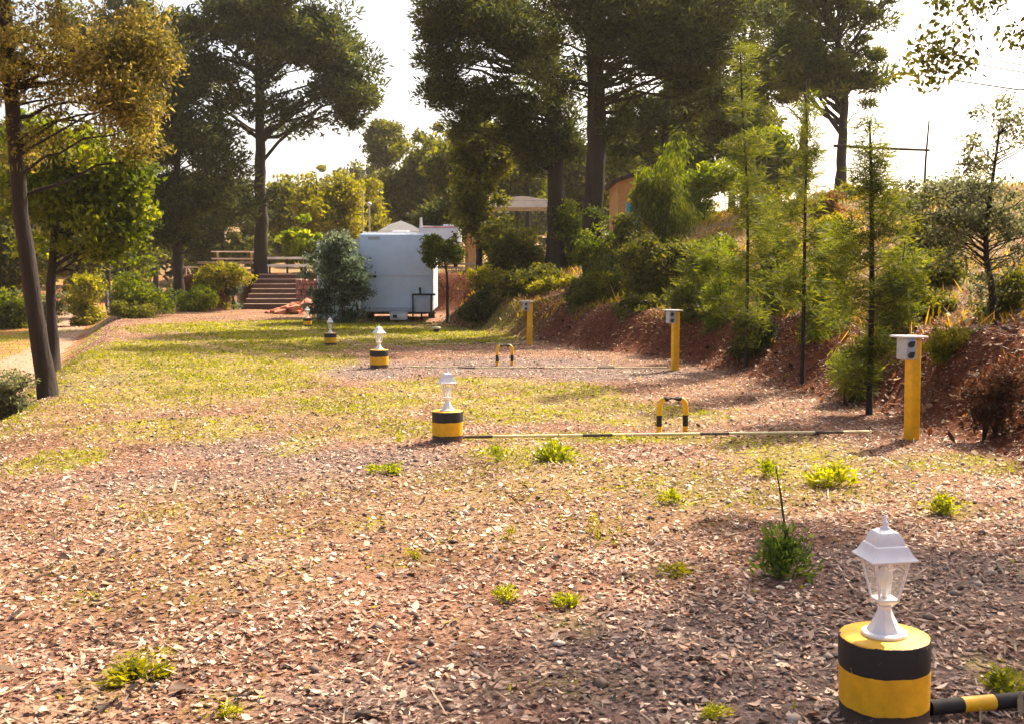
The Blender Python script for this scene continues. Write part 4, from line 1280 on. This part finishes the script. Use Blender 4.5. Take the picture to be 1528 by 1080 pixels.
# ------------------------------------------------------------------ shrubs
SH = [  # name, label, category, blobs, Y, kind, palette, n, per, cr, L, W
    ('oleander_bush', 'loose blue green bush hiding the left side of the caravan', [(512, 405, 34, 55), (485, 415, 28, 52), (528, 440, 22, 34), (500, 372, 30, 22), (476, 450, 18, 24)], 28.3, 'leaf', 'bluegreen', 95, 75, .42, .2, .06),
    ('fig_bush', 'bright lime green bush behind the whitish rail fence', [(450, 350, 28, 26), (468, 372, 18, 16), (436, 360, 16, 18)], 42.5, 'leaf', 'bright', 60, 55, .42, .26, .17),
    ('green_bush', 'low bright green round bush on the lawn left of the steps', [(292, 452, 25, 17), (305, 440, 16, 12)], 37, 'leaf', 'bright', 40, 60, .35, .2, .1),
    ('yellow_bush', 'yellow olive bush in front of the left rail fence', [(330, 412, 36, 20), (310, 430, 22, 16), (352, 418, 18, 18)], 38.6, 'leaf', 'yellow', 60, 55, .4, .2, .09),
    ('shrub', 'olive shrub beside the path lamp under the leafy tree', [(215, 420, 40, 40), (195, 445, 30, 22), (240, 440, 28, 28)], 33, 'leaf', 'fresh', 90, 55, .45, .2, .085),
    ('shrub', 'fine leaved green tree like shrub left of the path lamp', [(130, 430, 26, 24), (112, 440, 18, 18)], 40, 'leaf', 'yellow', 50, 50, .5, .24, .12),
    ('shrub', 'dark green mound of shrub at the far left edge beyond the track', [(15, 455, 36, 24), (45, 445, 22, 20)], 38, 'leaf', 'fresh', 60, 55, .5, .24, .12),
    ('shrub', 'grey green scrub low at the left edge, in front of the track', [(22, 585, 26, 34), (38, 560, 16, 20), (10, 610, 22, 24)], 10.4, 'leaf', 'grey', 46, 60, .17, .07, .026),
    ('shrub', 'dry tufted shrub between the track and the lawn edge', [(62, 455, 30, 16), (95, 452, 22, 16)], 42, 'leaf', 'grey', 50, 45, .5, .25, .1),
    ('shrub', 'small dark shrub at the far left corner of the lawn', [(207, 466, 24, 13), (180, 462, 18, 10)], 31.5, 'leaf', 'olive', 40, 50, .3, .16, .06),
    ('agave', 'spiky green plant on the red soil left of the steps', [(348, 405, 12, 16)], 39.0, 'leaf', 'bluegreen', 14, 50, .3, .4, .06),
    ('bank_shrub', 'dark rounded shrub at the bank foot right of the caravan', [(730, 455, 32, 22), (745, 468, 26, 18), (705, 462, 20, 16)], 25.6, 'leaf', 'pine_dark', 55, 65, .3, .16, .06),
    ('bank_shrub', 'tall olive shrub filling the slope left of the centre pine trunks', [(768, 350, 40, 40), (755, 400, 34, 34), (790, 390, 30, 36), (740, 330, 24, 26)], 28.5, 'leaf', 'olive', 130, 60, .4, .18, .075),
    ('bank_shrub', 'yellowing shrub at the foot of the left centre pine', [(840, 430, 36, 16), (800, 428, 28, 14)], 24.8, 'leaf', 'yellow', 44, 50, .25, .14, .05),
    ('bank_shrub', 'green shrub between the two centre pine trunks', [(852, 360, 26, 40), (862, 400, 26, 30), (845, 325, 20, 24)], 28, 'leaf', 'fresh', 70, 60, .4, .17, .07),
    ('bank_shrub', 'dark shrub at the base of the right centre pine', [(905, 470, 44, 36), (880, 450, 36, 34), (935, 450, 30, 36), (915, 400, 24, 40)], 21.5, 'leaf', 'pine_dark', 130, 65, .3, .13, .05),
    ('conifer_bush', 'fresh green upright bush below the turquoise barrel and house', [(985, 270, 36, 50), (995, 330, 36, 40), (970, 310, 26, 44), (1010, 240, 22, 30)], 25, 'droop', 'fresh', 130, 70, .4, .22, .04),
    ('bank_shrub', 'olive shrub on the slope above the middle power post', [(965, 400, 34, 46), (990, 425, 36, 34), (1020, 400, 30, 40)], 19.5, 'leaf', 'olive', 110, 60, .3, .14, .055),
    ('bank_shrub', 'yellow green slope shrub left of the leftmost sapling', [(1065, 410, 40, 36), (1045, 445, 34, 28), (1080, 370, 24, 26)], 18.5, 'leaf', 'fresh', 90, 55, .28, .13, .05),
    ('bank_shrub', 'dark clump at the foot of the leftmost sapling', [(1128, 520, 30, 26), (1112, 505, 24, 28), (1140, 500, 18, 24)], 14.4, 'droop', 'pine_dark', 60, 75, .2, .14, .02),
    ('bank_shrub', 'light green slope shrub between left and middle saplings', [(1165, 430, 34, 34), (1150, 465, 26, 24), (1180, 480, 26, 22)], 15.8, 'leaf', 'fresh', 80, 55, .22, .1, .04),
    ('bank_shrub', 'green shrub on the bank between middle and right saplings', [(1235, 470, 36, 30), (1255, 500, 26, 22), (1225, 500, 24, 22)], 13, 'leaf', 'fresh', 85, 55, .2, .09, .036),
    ('hill_shrub', 'bright green hill shrub behind the upright bush', [(1050, 275, 30, 26), (1080, 265, 30, 24), (1030, 290, 22, 20)], 30, 'leaf', 'bright', 75, 50, .42, .2, .1),
    ('hill_shrub', 'golden hill shrub on the crest behind the leftmost sapling', [(1150, 300, 38, 26), (1170, 320, 30, 22), (1130, 330, 26, 22)], 26, 'leaf', 'yellow', 80, 50, .36, .17, .08),
    ('hill_shrub', 'russet hill shrub right of the middle sapling on the crest', [(1232, 305, 24, 28), (1245, 330, 22, 20)], 24, 'leaf', 'dry', 60, 50, .3, .14, .06),
    ('hill_shrub', 'yellow green hill shrub below the forked umbrella pine', [(1265, 300, 30, 22), (1250, 320, 26, 18)], 27, 'leaf', 'yellow', 60, 50, .36, .17, .08),
    ('hill_shrub', 'long yellow green hedge like shrub along the crest at right', [(1380, 305, 46, 16), (1430, 305, 40, 14), (1345, 300, 26, 16), (1480, 310, 40, 16)], 21, 'leaf', 'yellow', 120, 55, .28, .13, .055),
    ('hill_shrub', 'olive shrub low on the hill right of the rightmost sapling', [(1390, 345, 40, 22), (1420, 365, 34, 20)], 16, 'leaf', 'olive', 80, 50, .24, .1, .045),
    ('bank_shrub', 'ivy like green growth climbing the right centre pine trunk', [(890, 350, 22, 40), (900, 410, 26, 40), (880, 390, 22, 40)], 23.6, 'leaf', 'fresh', 90, 60, .26, .13, .055),
    ('bank_shrub', 'olive bush on the slope below the ochre house', [(935, 345, 26, 26), (950, 375, 26, 30), (925, 400, 24, 26)], 24, 'leaf', 'olive', 80, 55, .3, .14, .06),
    ('bank_shrub', 'golden grassy shrub on the slope left of the upright bush', [(940, 385, 18, 28), (930, 420, 24, 16)], 21.5, 'leaf', 'yellow', 45, 50, .24, .11, .04),
    ('bank_shrub', 'green shrub on the bank edge above the farthest power post', [(800, 415, 40, 22), (770, 425, 26, 20)], 25.4, 'leaf', 'olive', 70, 55, .3, .13, .055),
    ('bank_shrub', 'yellow green shrub at the bank top right of the leftmost sapling', [(1145, 395, 34, 30), (1165, 370, 26, 28), (1130, 430, 20, 26)], 17.5, 'leaf', 'yellow', 80, 55, .25, .11, .045),
    ('bank_shrub', 'loose green shrub on the bank right of the middle sapling', [(1240, 400, 30, 44), (1225, 440, 24, 30), (1250, 360, 22, 30)], 14.5, 'leaf', 'fresh', 85, 48, .24, .10, .04),
    ('bank_shrub', 'loose olive shrub on the bank above the nearest power post', [(1365, 440, 34, 30), (1340, 460, 24, 24), (1395, 460, 26, 18)], 12, 'leaf', 'olive', 70, 45, .2, .085, .035),
    ('bank_shrub', 'green trailing shrub on the bank rim right of the middle power post', [(1040, 475, 34, 26), (1070, 490, 24, 28)], 16.6, 'leaf', 'olive', 60, 50, .22, .1, .045),
    ('hill_shrub', 'sunlit yellow shrub on the hill between the two right saplings', [(1255, 365, 20, 24), (1240, 345, 26, 22)], 19, 'leaf', 'yellow', 60, 50, .26, .12, .05),
    ('hill_shrub', 'tall sparse olive shrub on the crest near the right edge', [(1440, 290, 36, 30), (1475, 270, 26, 34)], 17.5, 'leaf', 'grey', 70, 36, .26, .10, .045),
    ('bank_shrub', 'feathery green growth on the bank right behind the middle power post', [(1035, 440, 34, 50), (1020, 480, 26, 40), (1050, 400, 26, 40)], 17.2, 'feather', 'feather', 90, 62, .26, .16, .022),
    ('bank_shrub', 'feathery shrub between middle power post and leftmost sapling', [(1080, 450, 30, 60), (1085, 500, 26, 36), (1070, 390, 24, 36)], 16, 'feather', 'fresh', 90, 62, .24, .15, .02),
    ('bank_shrub', 'feathery olive growth filling the gap left of the middle sapling', [(1160, 380, 34, 60), (1165, 450, 30, 50), (1150, 330, 24, 30)], 15.2, 'feather', 'feather', 95, 62, .24, .14, .02),
    ('bank_shrub', 'feathery green growth right of the middle sapling down to the bank foot', [(1235, 440, 30, 56), (1230, 510, 26, 40), (1245, 370, 26, 40)], 13.4, 'feather', 'fresh', 90, 62, .22, .13, .018),
    ('bank_shrub', 'feathery olive screen left of the nearest power post, behind the right sapling', [(1335, 450, 36, 56), (1330, 520, 30, 44), (1345, 390, 26, 40)], 11.4, 'feather', 'feather', 95, 62, .2, .12, .016),
    ('bank_shrub', 'dark feathery bush on the bank between the farthest and middle power posts', [(905, 440, 40, 50), (930, 480, 30, 36), (880, 470, 34, 36)], 21, 'feather', 'pine', 100, 62, .28, .17, .026),
    ('bank_shrub', 'spreading olive undergrowth on the bank above the gravel strip', [(960, 470, 40, 36), (985, 490, 30, 26)], 18.6, 'leaf', 'olive', 70, 55, .26, .12, .05),
    ('bank_shrub', 'yellowish undergrowth at the bank foot left of the farthest power post', [(745, 430, 40, 26), (720, 420, 30, 24)], 27, 'leaf', 'yellow', 60, 50, .28, .13, .055),
    ('hill_shrub', 'wide olive scrub on the hill left of the airy tree', [(1410, 400, 40, 30), (1440, 430, 34, 26)], 13.6, 'leaf', 'olive', 80, 36, .24, .09, .04),
    ('bank_shrub', 'golden dry shrub beside the nearest power post', [(1410, 505, 30, 20), (1435, 520, 24, 16)], 9.8, 'leaf', 'yellow', 50, 50, .14, .06, .025),
    ('bank_shrub', 'dark brown brushwood at the right edge of the bank', [(1480, 590, 44, 46), (1510, 560, 36, 40), (1440, 620, 30, 26)], 8.2, 'leaf', 'brush', 60, 46, .16, .075, .02),
    ('bank_shrub', 'dark green low shrub at the foot of the rightmost sapling', [(1275, 555, 28, 24), (1262, 540, 20, 18)], 10.6, 'droop', 'feather', 50, 75, .15, .12, .015),
    ('bank_shrub', 'dark bush around the stem of the airy tree', [(1488, 470, 26, 34), (1510, 440, 28, 40)], 10.8, 'leaf', 'olive', 60, 50, .18, .07, .03),
]
for i, (nm, lab, bl, Y, kind, pal, n, per, cr, L, W) in enumerate(SH):
    make_shrub(nm, lab, 'shrub' if nm != 'agave' else 'plant', blobs_px(bl, Y), kind, pal, n=n, per=per, cr=cr, L=L, W=W, seed=300 + i)

# small standard tree in front of the caravan's right corner
make_tree('small_tree', 'small round topped tree in front of the right corner of the caravan', 'tree', trunk_px([(668, 432), (667, 410), (662, 380)], 28.0), .05, .03,
          blobs_px([(657, 377, 26, 22), (672, 385, 18, 18), (645, 370, 14, 16)], 28.0), 'leaf', 'fresh', n=70, per=75, cr=.28, L=.15, W=.05, seed=77)

# ------------------------------------------------------------------ weeds growing on the plot
def weed(label, px, py, w, h, pal, n, seed, stalk=False, kind='blade'):
    rng = np.random.default_rng(seed)
    g = G(px, py)
    k = g[1] / FPX
    w, h = w * k, h * k
    root = thing('weed', label, 'weed', g, group='weeds growing through the litter')
    m = n * 3
    nc = max(4, n // 9)
    cc = ball(rng, nc, 2.0) * np.array([w * .42, w * .42, 0]) + np.array([0, 0, 1.]) * (h * rng.uniform(.15, .75, (nc, 1)))
    cc[:, 2] *= 1 - .5 * np.hypot(cc[:, 0], cc[:, 1]) / (w * .5)
    idx = rng.integers(0, nc, m)
    C = cc[idx] + rng.normal(0, 1, (m, 3)) * np.array([w * .09, w * .09, h * .18])
    C[:, 2] = np.abs(C[:, 2])
    D = C * np.array([1.2, 1.2, .4]) + np.stack([rng.normal(0, w * .3, m), rng.normal(0, w * .3, m), rng.uniform(0, 1, m) * h], 1)
    ll = np.clip(.10 * w, .012, .06)
    t = np.clip(rng.uniform(.25, .7, nc)[idx] + rng.normal(0, .16, m), 0, 1)
    V, F, t = leaves(rng, C, D, ll * 1.7, ll * .55, t)
    link('leaves', np_mesh('weed', V, F, t), LM(pal), root)
    if stalk:
        T = Tubes()
        T.add([(0, 0, -.02), (.01, 0, h * .8), (-.02, .01, h * 1.5), (-.05, .01, h * 2.0)], [.009, .008, .006, .003], 6)
        link('stalk', T.mesh('stalk'), barkmat('weed_stalk', (.04, .055, .014), (.13, .13, .04)), root)
    return root


WD = [('dark green leafy weed with a tall bare stalk, left of the nearest lamp bollard', 1168, 858, 96, 84, 'leafy', 230, True),
      ('bright green grass tuft in front of the right end of the thin bar', 1242, 725, 76, 40, 'lime', 120, False),
      ('olive tuft left of the bright green grass tuft', 1145, 712, 52, 36, 'weed', 80, False),
      ('small lime weed alone in the litter below the nearer hoop and lamp', 754, 895, 56, 24, 'lime', 70, False),
      ('low lime weed right of the small lone lime weed', 845, 905, 62, 30, 'lime', 80, False),
      ('spreading green weed left below the second nearest lamp bollard', 577, 706, 56, 20, 'weed', 80, False),
      ('yellowish tuft below the nearer hoop', 1004, 750, 46, 24, 'lime', 70, False),
      ('broad grey green tuft just below the middle of the thin bar', 825, 688, 70, 34, 'weed', 110, False),
      ('slim upright tuft below the left end of the thin bar', 738, 690, 40, 36, 'weed', 60, False),
      ('tiny weed in the litter straight below the tuft at the bar', 760, 803, 32, 22, 'yellow', 40, False),
      ('tiny weed low in the litter left of centre', 620, 832, 36, 20, 'yellow', 40, False),
      ('lone flat weed at the lower right corner of the photo', 1066, 1070, 60, 30, 'lime', 70, False),
      ('small yellow weed at the bottom edge, left part', 345, 1066, 44, 24, 'lime', 60, False),
      ('thin dry tuft in the litter between lone lime weed and thin bar', 888, 800, 34, 48, 'yellow', 44, False),
      ('green tuft on the shaded ground right of the stalked weed', 1410, 765, 64, 34, 'weed', 80, False),
      ('green tuft above the near striped bar at the right edge', 1500, 1030, 80, 40, 'weed', 100, False),
      ('low weed in front of the right centre of the litter field', 1005, 856, 60, 18, 'yellow', 60, False),
      ('small tuft beside the second nearest lamp bollard, on its left', 597, 660, 26, 18, 'lime', 40, False),
      ('mossy green patch of leaves low at the left', 205, 1012, 100, 26, 'yellow', 150, False)]
for i, (lab, px, py, w, h, pal, n, st) in enumerate(WD):
    weed(lab, px, py, w, h, pal, n, 500 + i, st)

# ------------------------------------------------------------------ light
SUN_EL, SUN_AZ = math.radians(46), math.radians(40)          # azimuth clockwise from straight ahead
S = Vector((math.sin(SUN_AZ) * math.cos(SUN_EL), math.cos(SUN_AZ) * math.cos(SUN_EL), math.sin(SUN_EL)))
ld = bpy.data.lights.new('sun', 'SUN')
ld.energy = 4.6
ld.angle = math.radians(.5)
ld.color = (1, .875, .64)
lo = bpy.data.objects.new('sun', ld)
COL.objects.link(lo)
lo.rotation_euler = (-S).to_track_quat('-Z', 'Y').to_euler()
lo.location = S * 60
W = bpy.data.worlds.new('World')
SC.world = W
W.use_nodes = True
wn = W.node_tree
bg = wn.nodes['Background']
sk = wn.nodes.new('ShaderNodeTexSky')
sk.sky_type = 'NISHITA'
sk.sun_disc = False
sk.sun_elevation = SUN_EL
sk.sun_rotation = SUN_AZ
sk.air_density = .7
sk.dust_density = 5.0
sk.ozone_density = .3
wn.links.new(mixc(wn, 1.0, sk.outputs[0], (1.0, .93, .82), 'MULTIPLY'), bg.inputs[0])
bg.inputs[1].default_value = .14
SC.view_settings.view_transform = 'Standard'
SC.view_settings.look = 'None'
SC.view_settings.exposure = 1.34
SC.view_settings.gamma = 1
# thin warm air between the trees, lit from ahead by the sun
hz, nt, bs = newmat('thin_air')
nt.nodes.remove(bs)
vol = nt.nodes.new('ShaderNodeVolumePrincipled')
vol.inputs['Color'].default_value = (.97, .92, .82, 1)
vol.inputs['Density'].default_value = .00028
vol.inputs['Anisotropy'].default_value = .45
nt.links.new(vol.outputs[0], nt.nodes['Material Output'].inputs['Volume'])
top = max(o.location.z + max(v.co.z for v in o.data.vertices) + (o.parent.location.z if o.parent else 0) for o in COL.objects if o.type == 'MESH')
b = B(); bm_box(b, (0, 170, (top + 1 - 4) / 2), (620, 480, top + 1 + 4))
tag(bm_obj('haze', b, hz), 'thin warm haze in the air between the trees', 'haze', kind='stuff')
SC.cycles.max_bounces = 6
SC.cycles.transparent_max_bounces = 8
